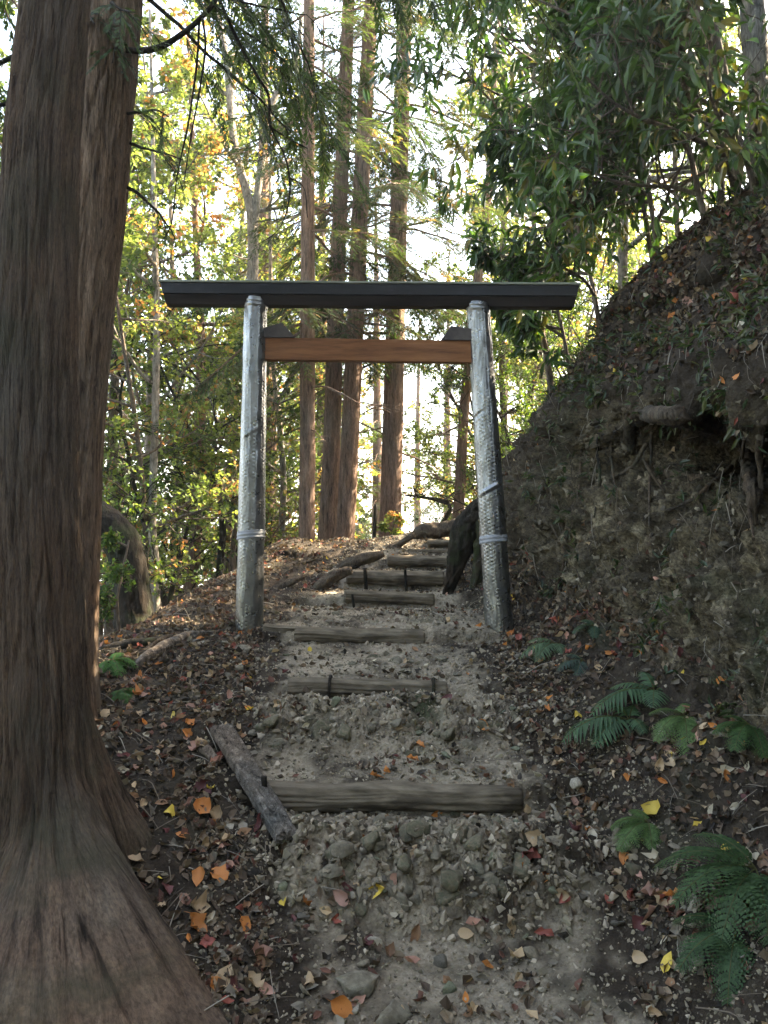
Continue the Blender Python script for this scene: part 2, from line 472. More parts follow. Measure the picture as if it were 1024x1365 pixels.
# bank cross-sections: D, then (x, z above side ground or absolute) toe, face1, face2, face3, lip, slope1, slope2, hill, far hill
BK = [(-30, (1.2, -7.6), (1.8, -7), (2.3, -6.2), (2.8, -5.6), (3.2, -5), (3.8, -4.2), (5, -3), (10, 1), (60, 12)),
      (-8, (1.1, -1.7), (1.6, -1.1), (2., -.4), (2.3, .2), (2.5, .6), (3.0, 1.2), (4., 2.2), (9, 6.5), (50, 16)),
      (0, (1.15, .1), (1.6, .5), (1.8, 1.1), (1.9, 1.7), (1.9, 2.1), (2.3, 2.7), (3.1, 3.5), (8.5, 8.), (50, 18)),
      (2, (1.15, .14), (1.62, .5), (1.75, 1.1), (1.88, 1.7), (1.7, 2.1), (2.1, 2.75), (3.0, 3.6), (8.5, 8.4), (50, 18)),
      (2.8, (1.12, .36), (1.6, .64), (1.76, 1.15), (1.95, 1.75), (1.66, 2.12), (2.05, 2.75), (2.9, 3.65), (8.5, 8.5), (50, 18)),
      (3.5, (1.08, .60), (1.58, .84), (1.74, 1.3), (1.98, 1.88), (1.62, 2.16), (1.98, 2.75), (2.75, 3.62), (8.5, 8.6), (50, 18)),
      (4.2, (.98, .80), (1.42, 1.0), (1.6, 1.5), (1.84, 2.0), (1.46, 2.22), (1.82, 2.8), (2.5, 3.62), (8.5, 8.6), (50, 18)),
      (4.8, (.95, .92), (1.26, 1.15), (1.4, 1.6), (1.58, 2.06), (1.36, 2.3), (1.7, 2.85), (2.3, 3.6), (8.3, 8.4), (50, 18)),
      (5.5, (.93, 1.0), (1.06, 1.3), (1.16, 1.78), (1.26, 2.1), (1.24, 2.4), (1.56, 2.98), (2.2, 3.62), (8, 8.), (50, 17)),
      (6.2, (.80, 1.2), (.92, 1.5), (1.03, 1.85), (1.16, 2.18), (1.27, 2.46), (1.62, 3.0), (2.4, 3.66), (8, 7.4), (50, 16)),
      (7, (.74, 1.4), (.84, 1.6), (.98, 1.85), (1.15, 2.1), (1.35, 2.38), (1.85, 2.75), (3.0, 3.3), (8.5, 6.2), (50, 14)),
      (8, (.80, 1.55), (.92, 1.7), (1.06, 1.85), (1.26, 2.02), (1.55, 2.2), (2.2, 2.5), (3.6, 2.9), (9, 5.), (50, 12)),
      (9.2, (.94, 1.6), (1.1, 1.66), (1.3, 1.74), (1.6, 1.85), (2.0, 2.0), (2.7, 2.2), (4.2, 2.5), (10, 3.9), (50, 10)),
      (10.5, (1.1, 1.35), (1.3, 1.4), (1.6, 1.45), (2., 1.5), (2.5, 1.6), (3.3, 1.8), (5, 2.1), (12, 3.2), (50, 8)),
      (14, (1.5, -.4), (1.9, -.35), (2.3, -.3), (2.8, -.2), (3.4, 0), (4.5, .3), (6.5, .7), (14, 1.8), (60, 5)),
      (40, (4, -13.5), (5, -13.3), (6, -13.1), (8, -12.7), (10, -12.2), (14, -11.5), (20, -10.5), (50, -9), (150, -8)),
      (8000, (20, -200), (30, -200), (40, -200), (60, -200), (80, -200), (120, -200), (200, -200), (400, -200), (900, -200))]
SEG = [2, 3, 6, 14, 26, 66, 46, 56, 56, 44, 40, 48, 46, 48, 46, 48, 44, 8, 3]
def sheet():
    D = np.concatenate([np.linspace(-30, -8, 6, endpoint=False), np.linspace(-8, 0, 14, endpoint=False), np.linspace(0, 2.0, 28, endpoint=False), np.linspace(2.0, 5.6, 240, endpoint=False),
                        np.linspace(5.6, 9.7, 170, endpoint=False), np.linspace(9.7, 14, 40, endpoint=False), np.linspace(14, 40, 40, endpoint=False), np.geomspace(40, 8000, 26)])
    dd = np.linspace(-30, 60, 4501)                     # smooth the tables along D
    ker = np.hanning(31); ker /= ker.sum()
    def sm(xp, fp, q=True):
        v = np.interp(dd, xp, fp)
        v = np.convolve(np.pad(v, 15, mode='edge'), ker, 'valid')
        return np.where(D <= 55, np.interp(D, dd, v), np.interp(D, xp, fp))
    zp = np.interp(D, ZP[:, 0], ZP[:, 1])
    zs = sm(ZS[:, 0], ZS[:, 1])
    ex, lx, plx, prx = [sm(LX[:, 0], LX[:, k]) for k in (1, 2, 3, 4)]
    cols = []
    far = np.clip((D - 14) / 100, 0, 1)
    cols.append((np.full_like(D, -9000.), np.full_like(D, -210.)))
    cols.append((np.full_like(D, -500.), np.minimum(zs - 60, -95) * (1 - far) + far * (zs - 8)))
    cols.append((ex - 40, zs - 22 * (1 - far)))
    cols.append((ex - 8, zs - 6.5 * (1 - far)))
    cols.append((ex - 1.6, zs - 1.5 * (1 - far)))
    cols.append((ex, zs - 0.09))
    cols.append((lx, zs + 0.02))
    cols.append((plx, 0.65 * zp + 0.35 * zs))
    cols.append(((plx + prx) / 2, zp))
    cols.append((prx, 0.8 * zp + 0.2 * zs))
    bd = [b[0] for b in BK]
    for k in range(1, 10):
        cols.append((sm(bd, [b[k][0] for b in BK]), sm(bd, [b[k][1] for b in BK])))
    cols.append((np.full_like(D, 9000.), np.full_like(D, -210.)))
    X = np.stack([c[0] for c in cols], 1); Z = np.stack([c[1] for c in cols], 1)
    t = np.concatenate([np.linspace(k, k + 1, n, endpoint=False) for k, n in enumerate(SEG)] + [[len(SEG)]])
    i = np.minimum(t.astype(int), len(SEG) - 1); f = (t - i)
    def cat(A, lin):
        n = A.shape[1]
        a, b, c, d = A[:, np.maximum(i - 1, 0)], A[:, i], A[:, i + 1], A[:, np.minimum(i + 2, n - 1)]
        cr = 0.5 * (2 * b + (c - a) * f + (2 * a - 5 * b + 4 * c - d) * f ** 2 + (3 * b - a - 3 * c + d) * f ** 3)
        li = b * (1 - f) + c * f
        return np.where(lin[None, :], li, cr)
    lin = (i <= 4) | (i >= 16)
    X2, Z2 = cat(X, lin), cat(Z, lin)
    T2 = np.repeat(t[None], len(D), 0)
    D2 = np.repeat(D[:, None], len(t), 1)
    V = np.stack([X2, D2, Z2], -1)
    # displacement along the sheet's normals
    du = np.gradient(V, axis=1); dv = np.gradient(V, axis=0)
    nr = np.cross(du, dv); nr /= np.linalg.norm(nr, axis=2)[..., None] + 1e-9
    nearf = np.clip(1 - (np.abs(D2 - 4) - 8) / 6, 0, 1)
    face = np.exp(-((T2 - 12.3) / 1.6) ** 2)
    face = np.clip((T2 - 10.2) / 0.8, 0, 1) * np.clip((14.6 - T2) / 0.8, 0, 1)
    path = np.clip((T2 - 6.7) / 0.5, 0, 1) * np.clip((9.4 - T2) / 0.5, 0, 1)
    slope = np.clip((T2 - 14) / 1, 0, 1)
    n_big = fbm(V * 1.7 + 5, 4)
    n_mid = fbm(V * np.array([5, 5, 4.]) + 11, 5, 0.55)
    n_rid = fbm(V * np.array([3.2, 3.2, 1.7]) + 2, 5, 0.55, True)
    n_crag = fbm(V * np.array([9, 9, 5.]) + 21, 4, 0.55, True)
    n_fine = fbm(V * 22 + 3, 4, 0.6)
    rub = (np.exp(-((D2 - 3.14) / 0.16) ** 2) + 0.85 * np.exp(-((D2 - 3.98) / 0.2) ** 2) + 0.3 * np.exp(-((D2 - 5.5) / 0.5) ** 2)) * path
    n_rub = fbm(V * 9 + 31, 4, 0.55, True)
    amp = nearf * (n_fine * (0.012 + 0.016 * face + 0.006 * (1 - path)) + n_mid * (0.009 * path + 0.035 * (1 - path) + 0.05 * face)
                   + n_big * (0.02 + 0.05 * (1 - path)) + face * (0.2 * (n_rid - 0.25) + 0.1 * (n_crag - .3)) + slope * 0.09 * n_rid + rub * (0.15 * n_rub + 0.02))
    cav = np.exp(-((D2 - 4.2) / 0.36) ** 4 - ((T2 - 13.15) / 0.5) ** 4)
    amp -= 0.5 * cav
    amp -= 0.12 * np.exp(-((D2 - 3.35) / 0.1) ** 2 - ((T2 - 12.3) / 0.8) ** 2)
    V = V + nr * amp[..., None]
    # soil map
    j = fbm(V * 3.1 + 50, 4)
    j2 = fbm(V * 9 + 70, 4)
    r = np.clip((path + 0.9 * j + 0.7 * j2 - 0.5) * 1.5, 0, 1)
    g = np.clip((face + 0.4 * j - 0.45) * 2.2, 0, 1) * np.clip(1.25 - 0.5 * (T2 - 12.4), 0, 1)
    g = g * np.clip((6.6 - D2) / 1.2, 0.25, 1)
    moss = np.clip(fbm(V * 2.3 + 80, 4) * 3 - 0.5, 0, 1) * (0.25 + 0.35 * face + 0.75 * np.clip(rub, 0, 1)) * np.clip(nearf, 0, 1)
    far_ = np.clip((D2 - 30) / 30, 0, 1)
    moss = np.maximum(moss, np.clip((np.hypot(V[..., 0], V[..., 1]) - 25) / 30, 0, .8))
    col = np.stack([r, g, np.clip(moss, 0, 0.9)], -1)
    return D, t, V, col
Dg, Tg, Vg, Cg = sheet()
NR, NC = Vg.shape[:2]
Fg = grid_faces(NR, NC)
ground = mk('ground', Vg.reshape(-1, 3), Fg, M['ground'], col=Cg.reshape(-1, 3))
tag(ground, kind='structure')
r0, r1 = np.searchsorted(Dg, 1.2), np.searchsorted(Dg, 30)
c0, c1 = np.searchsorted(Tg, 3.0), np.searchsorted(Tg, 17.5)
_sub = Vg[r0:r1:2, c0:c1:2]
BVH = BVHTree.FromPolygons(_sub.reshape(-1, 3).tolist(), grid_faces(_sub.shape[0], _sub.shape[1]).tolist())

def hit(px, py):
    """where the line of sight of a pixel meets the ground"""
    d = (P(px, py, 1.0) - Vector((0, 0, EYE))).normalized()
    h = BVH.ray_cast(Vector((0, 0, EYE)), d)
    return (h[0], h[1]) if h[0] is not None else (None, None)

def gz(x, y, top=30.0):
    h = BVH.ray_cast(Vector((x, y, top)), Vector((0, 0, -1)))
    if h[0] is not None: return h[0].z
    k = np.argmin(np.abs(Vg[..., 0] - x) + np.abs(Vg[..., 1] - y))
    return float(Vg.reshape(-1, 3)[k, 2])

def visible(p, eps=0.03):
    o = Vector((0, 0, EYE)); d = Vector(p) - o
    L = d.length
    h = BVH.ray_cast(o, d.normalized(), L - eps)
    return h[0] is None

#@@SECTION2
# ------------------------------------------------------------------ the gate
def mat_metal():
    m, nt, b, out = newmat('embossed_metal')
    v = coords(nt, 'Object')
    d = noise_node(nt, v, 7, 6, 0.65).outputs[0]
    c = ramp(nt, d, [(0.35, (0.23, 0.233, 0.233)), (0.62, (0.155, 0.156, 0.152)), (0.8, (0.055, 0.055, 0.047))]).outputs[0]
    sx = nt.nodes.new('ShaderNodeSeparateXYZ'); nt.links.new(v, sx.inputs[0])
    mr = nt.nodes.new('ShaderNodeMapRange')
    mr.inputs[1].default_value = 0.0; mr.inputs[2].default_value = 0.7; mr.inputs[3].default_value = 0.6; mr.inputs[4].default_value = 0.0
    nt.links.new(sx.outputs[2], mr.inputs[0])
    mu = nt.nodes.new('ShaderNodeMath'); mu.operation = 'MULTIPLY'
    nt.links.new(mr.outputs[0], mu.inputs[0]); nt.links.new(noise_node(nt, v, 5, 6, 0.7).outputs[0], mu.inputs[1])
    c = mix(nt, mu.outputs[0], c, (0.09, 0.10, 0.06))
    nt.links.new(c, b.inputs['Base Color'])
    b.inputs['Metallic'].default_value = 0.88
    r = ramp(nt, noise_node(nt, v, 24, 5, 0.6).outputs[0], [(0.3, (0.24, 0.24, 0.24)), (0.7, (0.36, 0.36, 0.36))]).outputs[0]
    nt.links.new(r, b.inputs['Roughness'])
    bump(nt, noise_node(nt, v, 60, 4, 0.6).outputs[0], 0.25, 0.004, b)
    return m
M['metal'] = mat_metal()
M['tape'] = mat_speckle('grey_tape', [(0.3, (0.15, 0.155, 0.16)), (0.7, (0.25, 0.255, 0.26))], 20, rough=0.5, spec=0.4)
M['beam_dark'] = mat_speckle('black_sheet', [(0.35, (0.008, 0.008, 0.009)), (0.62, (0.016, 0.016, 0.018)), (0.8, (0.07, 0.073, 0.08))], 5, (1.2, 5, 7), ((50, 0.35, 0.003),), rough=0.5, spec=0.22)
M['beam_under'] = mat_speckle('dark_timber', [(0.3, (0.009, 0.007, 0.006)), (0.7, (0.028, 0.021, 0.018))], 8, (0.3, 4, 4), ((40, 0.5, 0.003),), rough=0.8)
M['beam_cap'] = mat_speckle('cap_board', [(0.3, (0.11, 0.12, 0.085)), (0.7, (0.24, 0.245, 0.19))], 8, (0.6, 4, 4), ((50, 0.4, 0.003),), rough=0.7)
M['rust'] = mat_speckle('rusty_plank', [(0.3, (0.06, 0.024, 0.011)), (0.5, (0.15, 0.058, 0.021)), (0.72, (0.23, 0.098, 0.038))], 5, (0.5, 3, 5), ((60, 0.4, 0.003),), rough=0.7)
M['bracket'] = mat_speckle('dark_bracket', [(0.3, (0.025, 0.02, 0.018)), (0.7, (0.075, 0.06, 0.05))], 9, bumps=((60, 0.4, 0.003),), rough=0.65)

GD = 5.3
gate_base = Vector((P(500, 855, GD).x, GD, 0.86))
gate = empty('torii_gate', gate_base)
tag(gate, 'torii gate with metal-clad pillars, dark top beam and rusty orange crossbar across the steps', 'torii gate')

def clad(bot, top, rb, rt, s0, s1, name, parent, extra=0.0, amp=0.0015, seed=0, wrinkle=()):
    """embossed sheet wrapped round the post between fractions s0 and s1"""
    b, t = Vector(bot), Vector(top)
    L = (t - b).length
    nr = int((s1 - s0) * L / 0.0036); nc = 150
    s = np.linspace(s0, s1, nr)[:, None]; th = np.linspace(0, 2 * np.pi, nc, endpoint=False)[None]
    R = rb + (rt - rb) * s + extra
    u = th * 21 / (2 * np.pi); v = s * L / 0.024
    cell = np.floor(u) % 2
    vv = v + 0.5 * cell
    fu, fv = u - np.floor(u), vv - np.floor(vv)
    hgt = np.minimum(1, 3.2 * np.minimum(fu, 1 - fu)) * np.minimum(1, 2.6 * np.minimum(fv, 1 - fv)) * (0.35 + 0.65 * fv)
    q = np.stack([np.cos(th) * 1.2 + 0 * s, np.sin(th) * 1.2 + 0 * s, s * L * 3 + 0 * th], -1)
    dent = fbm(q * 2.2 + seed, 4)
    R = R + 1.0 * amp * hgt * np.clip(0.9 + 1.2 * noise(q * 1.3 + 9 + seed), 0.25, 1.3) + 0.0055 * dent
    for (ws, wth, wa) in wrinkle:
        R = R + wa * np.exp(-((s - ws - 0.02 * np.sin(th - wth)) / 0.006) ** 2) * np.exp(-(np.angle(np.exp(1j * (th - wth))) / 0.9) ** 2)
    # lapped seam
    dth = np.angle(np.exp(1j * (th + 1.25)))
    R = R + 0.0022 * (dth > 0) * (dth < 0.5)
    C = np.array(b)[None, None] + (np.array(t - b))[None, None] * s[..., None]
    V = C + np.stack([R * np.cos(th), R * np.sin(th), 0 * R], -1)
    o = mk(name, V.reshape(-1, 3), grid_faces(nr, nc, True), M['metal'], parent)
    return o

def ring(bot, top, rb, rt, s0, s1, name, parent, extra, mat, seed=1, capped=False):
    b, t = Vector(bot), Vector(top); L = (t - b).length
    nr = 14; nc = 64
    s = np.linspace(s0, s1, nr)[:, None]; th = np.linspace(0, 2 * np.pi, nc, endpoint=False)[None]
    q = np.stack([np.cos(th) * 2 + 0 * s, np.sin(th) * 2 + 0 * s, s * L * 25 + 0 * th], -1)
    R = rb + (rt - rb) * s + extra + 0.003 * fbm(q + seed, 3) + 0.0015 * np.sin(s * L * 260)
    R = R * np.where((s <= s0) | (s >= s1), 0.96, 1)
    C = np.array(b)[None, None] + (np.array(t - b))[None, None] * (s[..., None] + 0.004 * np.sin(th + seed)[..., None])
    V = C + np.stack([R * np.cos(th), R * np.sin(th), 0 * R], -1)
    F = [grid_faces(nr, nc, True)]
    V = V.reshape(-1, 3)
    if capped:
        V = np.vstack([V, [np.array(t) * s1 + np.array(b) * (1 - s1)]])
        k = np.arange(nc)
        F.append(np.stack([(nr - 1) * nc + k, (nr - 1) * nc + (k + 1) % nc, np.full(nc, len(V) - 1)], 1))
    return mk(name, V, F, mat, parent)

def post(b_px, t_px, jy, wr, seed):
    bot, top = P(*b_px, GD) - gate_base, P(*t_px, GD) - gate_base
    bot = bot + (bot - top) * 0.04                      # the foot goes into the soil
    frac = 1 - (jy - t_px[1]) / (b_px[1] + 0.04 * (b_px[1] - t_px[1]) - t_px[1])
    lower = clad(bot, top, 0.089, 0.068, 0.0, frac, 'pillar', gate, 0.0, 0.0017, seed)
    clad(bot, top, 0.089, 0.068, frac - 0.02, 0.992, 'upper_sheet', lower, 0.004, 0.0015, seed + 5, wr)
    ring(bot, top, 0.089, 0.068, frac - 0.016, frac + 0.006, 'tape_band', lower, 0.0085, M['tape'], seed)
    ring(bot, top, 0.089, 0.068, 0.972, 1.0, 'top_band', lower, 0.008, M['metal'], seed + 3, True)
post((332, 857), (341.5, 398), 712, [(0.62, 4.6, 0.003)], 2)
post((667, 857), (637, 404), 718, [(0.47, 4.6, 0.009), (0.67, 3.6, -0.004)], 40)

def prism(prof, x0, x1, origin, ux, name, mat, parent, e0=None, e1=None, bevel=0.003):
    """profile in (y, z) swept along ux from x0 to x1; e0/e1 shift each end per profile height"""
    n = len(prof); nx = 40
    V = []
    zt = max(p[1] for p in prof); zb = min(p[1] for p in prof)
    for k in range(nx):
        f = k / (nx - 1)
        for (y, z) in prof:
            h = (zt - z) / max(zt - zb, 1e-6)
            a, b_ = x0 + (e0 or 0) * h, x1 - (e1 or 0) * h
            x = a + (b_ - a) * f
            V.append(origin + ux * x + Vector((0, y, z)))
    V = np.array(V)
    V[:, 2] += 0.0015 * noise(V * 4)
    V[:, 1] += 0.002 * noise(V * 3 + 9)
    F = grid_faces(nx, n, True)
    V2 = np.vstack([V, V[:n].mean(0)[None], V[-n:].mean(0)[None]])
    k = np.arange(n); k2 = (k + 1) % n
    T_ = np.vstack([np.stack([np.full(n, len(V)), k2, k], 1), np.stack([np.full(n, len(V) + 1), (nx - 1) * n + k, (nx - 1) * n + k2], 1)])
    o = mk(name, V2, [F, T_], mat, parent, smooth=False)
    if bevel:
        bm = o.modifiers.new('bevel', 'BEVEL'); bm.width = bevel; bm.segments = 2; bm.limit_method = 'ANGLE'; bm.angle_limit = math.radians(35)
    return o
kl, kr = P(216, 393, GD) - gate_base, P(770, 397, GD) - gate_base
ux = (kr - kl).normalized(); KL = (kr - kl).length
z_ = 0.0048
# top beam: under-beam between the pillar heads, wide beam above it, thin pale cap board
ub = prism([(-0.04, -0.072), (0.04, -0.072), (0.07, -0.015), (-0.07, -0.015)], 0.028, KL - 0.024, kl, ux, 'under_beam', M['beam_under'], gate, 0.008, 0.008)
tb = prism([(-0.078, -0.012), (0.078, -0.012), (0.082, 0.056), (-0.082, 0.056)], 0.012, KL - 0.008, kl, ux, 'top_beam', M['beam_dark'], gate, 0.012, 0.012)
prism([(-0.09, 0.058), (0.09, 0.058), (0.09, 0.072), (-0.09, 0.072)], 0.0, KL, kl, ux, 'cap_board', M['beam_cap'], tb)
nl, nr_ = P(354, 466, GD) - gate_base, P(632, 470, GD) - gate_base
un = (nr_ - nl).normalized(); NL = (nr_ - nl).length
prism([(-0.032, -0.071), (0.032, -0.071), (0.032, 0.071), (-0.032, 0.071)], -0.01, NL, nl, un, 'crossbar', M['rust'], gate)
def wedge(pts, name):
    vv = []
    for yy in (-0.045, 0.045):
        for (a, b) in pts:
            v = P(a, b, GD) - gate_base; v.y = v.y + yy; vv.append(v)
    n = len(pts)
    # the ridge is narrower than the foot, like a small roof
    k = np.arange(n); k2 = (k + 1) % n
    F = np.stack([k, k2, k2 + n, k + n], 1)
    V = np.array(vv)
    if n == 4:
        caps = np.array([[0, 1, 2, 3], [7, 6, 5, 4]])
    o = mk(name, V, [np.vstack([F, caps])], M['bracket'], gate, smooth=False)
    bm = o.modifiers.new('bevel', 'BEVEL'); bm.width = 0.002; bm.segments = 1
wedge([(352, 451), (352, 440), (377, 433), (393, 451)], 'bracket')
wedge([(588, 455), (601, 437), (628, 441), (628, 455)], 'bracket')

# ------------------------------------------------------------------ trunks
def strips(freq=30, zf=1.3, amp=0.008, seed=0.0, crack=0.006):
    def f(th, s, C, R):
        q = np.stack([np.cos(th) * R * freq, np.sin(th) * R * freq, s * zf + 0 * th], -1) + seed
        w = fbm(q * np.array([.5, .5, .6]) + 7, 3)
        q2 = q + w[..., None] * np.array([0.8, 0.8, 0.1])
        a = fbm(q2, 4, 0.6)
        r = fbm(q2 * np.array([.6, .6, .8]) + 3, 3, 0.5, True)
        peel = np.clip(fbm(q2 * np.array([.4, .4, 2.2]) + 60, 3) * 4 - 0.9, 0, 1)
        return amp * a - crack * np.clip(r - 0.42, 0, 1) * 3 + peel * amp * 0.7
    return f

def along(pxs, D):
    """trunk control points from (px, py, radius[, dD])"""
    return [tuple(P(a[0], a[1], D + (a[3] if len(a) > 3 else 0))) + (a[2],) for a in pxs]

# near left trunk, with its root flare
t1 = empty('cypress_tree', (-1.2, 2.95, 0.25))
tag(t1, 'thick brown cypress trunk with flared roots filling the left edge beside the path', 'tree', 'cypresses at the left edge')
def near_trunk():
    ctl = along([(66, 1500, .15), (64, 1365, .15), (60, 1150, .15), (58, 950, .149), (54, 800, .146), (49, 600, .142), (50, 400, .139), (56, 200, .131), (75, 0, .121), (100, -250, .118), (140, -700, .11)], 2.95)
    ctl += [(-0.75, 3.05, 8.0, .09), (-0.5, 3.1, 12.0, .04)]
    q, L = resample(ctl, 1000)
    C, R0 = q[:, :3], q[:, 3]
    nc = 300
    th = np.linspace(0, 2 * np.pi, nc, endpoint=False)[None]
    z = C[:, 2][:, None]
    R = np.repeat(R0[:, None], nc, 1)
    for (a0, A, h, w, z0) in ((-0.64, .62, .27, .33, .13), (-1.25, .56, .21, .38, .13), (-1.95, .55, .18, .42, .12), (-2.7, .34, .28, .45, .1), (2.9, .4, .3, .5, .15), (1.6, .3, .25, .5, .3), (.5, .28, .3, .45, .25)):
        d = np.angle(np.exp(1j * (th - a0)))
        prof = np.clip((z0 + h * 2.2 - z) / (h * 2.2), 0, 1.12) ** 1.35
        R = R + A * prof * np.exp(-(d / (w * (1 + 0.5 * np.clip(z, 0, 1)))) ** 2)
    R = R + 0.06 * np.exp(-np.clip(z - .1, 0, 9) / .4) * (1 + .25 * np.sin(3 * th + 1))
    V0 = C[:, None] + np.stack([R * np.cos(th), R * np.sin(th), 0 * R], -1)
    s = np.concatenate([np.zeros((1, nc)), np.cumsum(np.linalg.norm(np.diff(V0, axis=0), axis=2), 0)])
    s = s - s[420][None, :]
    Rk = np.clip(R0[:, None], .1, .15)
    bk = strips(46, 3.2, 0.0055, 1.0, 0.009)
    R = R + bk(th + 0 * s, s, C, np.repeat(R0[:, None], nc, 1)) * (1 + 1.3 * np.exp(-np.clip(z, 0, 9) / .5))
    V = C[:, None] + np.stack([R * np.cos(th), R * np.sin(th), 0 * R], -1)
    V = V.reshape(-1, 3) - np.array(t1.location)
    Re = np.clip(R0, .09, .15)[:, None]
    bkv = np.stack([Re * np.cos(th) + 0 * s, Re * np.sin(th) + 0 * s, s], -1).reshape(-1, 3)
    return mk('trunk', V, grid_faces(1000, nc, True), M['bark_big'], t1, bk=bkv)
near_trunk()

t2 = empty('cypress_tree', (-1.5, 3.95, 0.55))
tag(t2, 'leaning cypress trunk with sunlit patches, close behind the thick left trunk', 'tree', 'cypresses at the left edge')
ctl = along([(76, 1010, .22), (78, 930, .19), (82, 850, .168), (91, 600, .163), (108, 400, .16), (121, 300, .158), (130, 200, .156), (143, 50, .152), (160, -150, .145), (190, -500, .13)], 3.95)
ctl += [(-1.0, 4.1, 9.0, .09), (-0.9, 4.2, 13.0, .03)]
V, F = tube(ctl, 200, 700, strips(44, 3.2, 0.0055, 30.0, 0.009))
mk('trunk', V - np.array(t2.location), F, M['bark_second'], t2)

ln = empty('leaning_trunk', P(178, 840, 6.0))
tag(ln, 'dark mossy trunk leaning left behind the twin cypress trunks', 'tree trunk')
V, F = tube(along([(186, 900, .19), (182, 850, .155), (176, 800, .135), (170, 750, .13), (157, 715, .135), (130, 693, .13), (90, 672, .12), (40, 640, .1), (-10, 600, .07)], 6.0), 72, 200, strips(14, 5, 0.018, 12.0, 0.01))
mk('trunk', V - np.array(ln.location), F, M['bark_dark'], ln)

# ------------------------------------------------------------------ foliage building
def lump(col, n, var, rng, hue=0.0):
    c = np.array(col)[None] * (1 + rng.normal(size=(n, 1)) * var)
    if hue: c = c * (1 + rng.normal(size=(n, 3)) * hue)
    return np.clip(c, 0.004, 0.9)

DIAMOND = (np.array([(0, 0, 0), (.42, -.5, .06), (1, 0, -.03), (.42, .5, .06)]), np.array([(0, 1, 2, 3)]))
HEX = (np.array([(0, 0, 0), (.3, -.42, .10), (.72, -.36, .08), (1, 0, -.08), (.72, .36, .08), (.3, .42, .10), (.35, 0, 0), (.7, 0, -.01)]),
       np.array([(0, 1, 6, 6), (1, 2, 7, 6), (2, 3, 7, 7), (3, 4, 7, 7), (4, 5, 6, 7), (5, 0, 6, 6)]))
LANCE = (np.array([(0, 0, 0), (.22, -.38, .08), (.6, -.46, .05), (1, 0, -.12), (.6, .46, .05), (.22, .38, .08), (.24, 0, 0), (.62, 0, -.03)]),
         np.array([(0, 1, 6), (1, 2, 6), (2, 7, 6), (2, 3, 7), (3, 4, 7), (4, 5, 7), (5, 6, 7), (5, 0, 6)]))
SPRIG = (np.array([(0, 0, 0), (.25, -.05, .0), (.55, -.30, -.02), (.42, -.04, .0), (.8, -.22, -.03), (.66, -.03, 0), (1, 0, -.06), (.66, .03, 0), (.85, .2, -.03), (.42, .04, 0), (.6, .30, -.02), (.25, .05, 0)]),
         np.array([(0, 1, 3, 11), (1, 2, 3, 3), (3, 4, 5, 5), (3, 5, 7, 9), (5, 6, 7, 7), (7, 8, 9, 9), (9, 10, 11, 11), (3, 9, 11, 11)]))

def fixdeg(F):
    """degenerate quads become triangles"""
    q = F[F[:, 3] != F[:, 2]]
    t = F[F[:, 3] == F[:, 2]][:, :3]
    return [q, t]

def leaves(shape, pos, d, nrm, ln, wd, col, rng):
    bv, bf = shape
    R = basis(d, nrm)
    Sx = np.stack([ln, ln * wd, ln], 1)
    R = R * Sx[:, None, :]
    V, F = scatter(bv, bf, R, pos)
    c = np.repeat(col, len(bv), 0)
    return V, (fixdeg(F) if F.shape[1] == 4 and shape is not DIAMOND else F), c

class Skel:
    def __init__(s, seed):
        s.r = np.random.default_rng(seed); s.tw = MB(); s.P = []; s.Dr = []
    def limb(s, p, d, L, r, lv, maxlv, nch, wob=.35, grav=0.0, seg=7, leafn=10, shrink=.55, spread=(.5, 1.0), minr=.0025, flat=0.0):
        rg = s.r
        pts = [p]; dirs = []
        d = d / np.linalg.norm(d)
        n = max(3, seg - lv)
        for k in range(n):
            d = d + rg.normal(size=3) * wob / n ** .5 + np.array([0, 0, grav]) / n
            d /= np.linalg.norm(d)
            pts.append(pts[-1] + d * L / n); dirs.append(d)
        pts = np.array(pts)
        rad = r * (1 - .72 * np.linspace(0, 1, n + 1))
        V, F = tube(np.column_stack([pts, np.maximum(rad, minr)]), 7 if lv == 0 else (5 if lv == 1 else 3), 3 * n if lv < 2 else n + 1, cap=False)
        s.tw.add(V, F)
        if lv >= maxlv:
            f = rg.uniform(0.12, 1, leafn); i = np.minimum((f * n).astype(int), n - 1)
            s.P.append(pts[i] + (pts[i + 1] - pts[i]) * (f * n - i)[:, None]); s.Dr.append(np.array(dirs)[i])
            return
        for k in range(nch[lv]):
            f = rg.uniform(.18 if lv == 0 else .1, 1); i = min(int(f * n), n - 1)
            q = pts[i] + (pts[i + 1] - pts[i]) * (f * n - i)
            a = rg.normal(size=3); a[2] *= (1 - flat)
            a -= dirs[i] * np.dot(a, dirs[i]); a /= np.linalg.norm(a) + 1e-9
            dd = dirs[i] * rg.uniform(*spread) + a
            s.limb(q, dd, L * shrink * rg.uniform(.6, 1.15) * (1.15 - .5 * f), r * (1 - .6 * f) * .6, lv + 1, maxlv, nch, wob, grav, seg, leafn, shrink, spread, minr, flat)

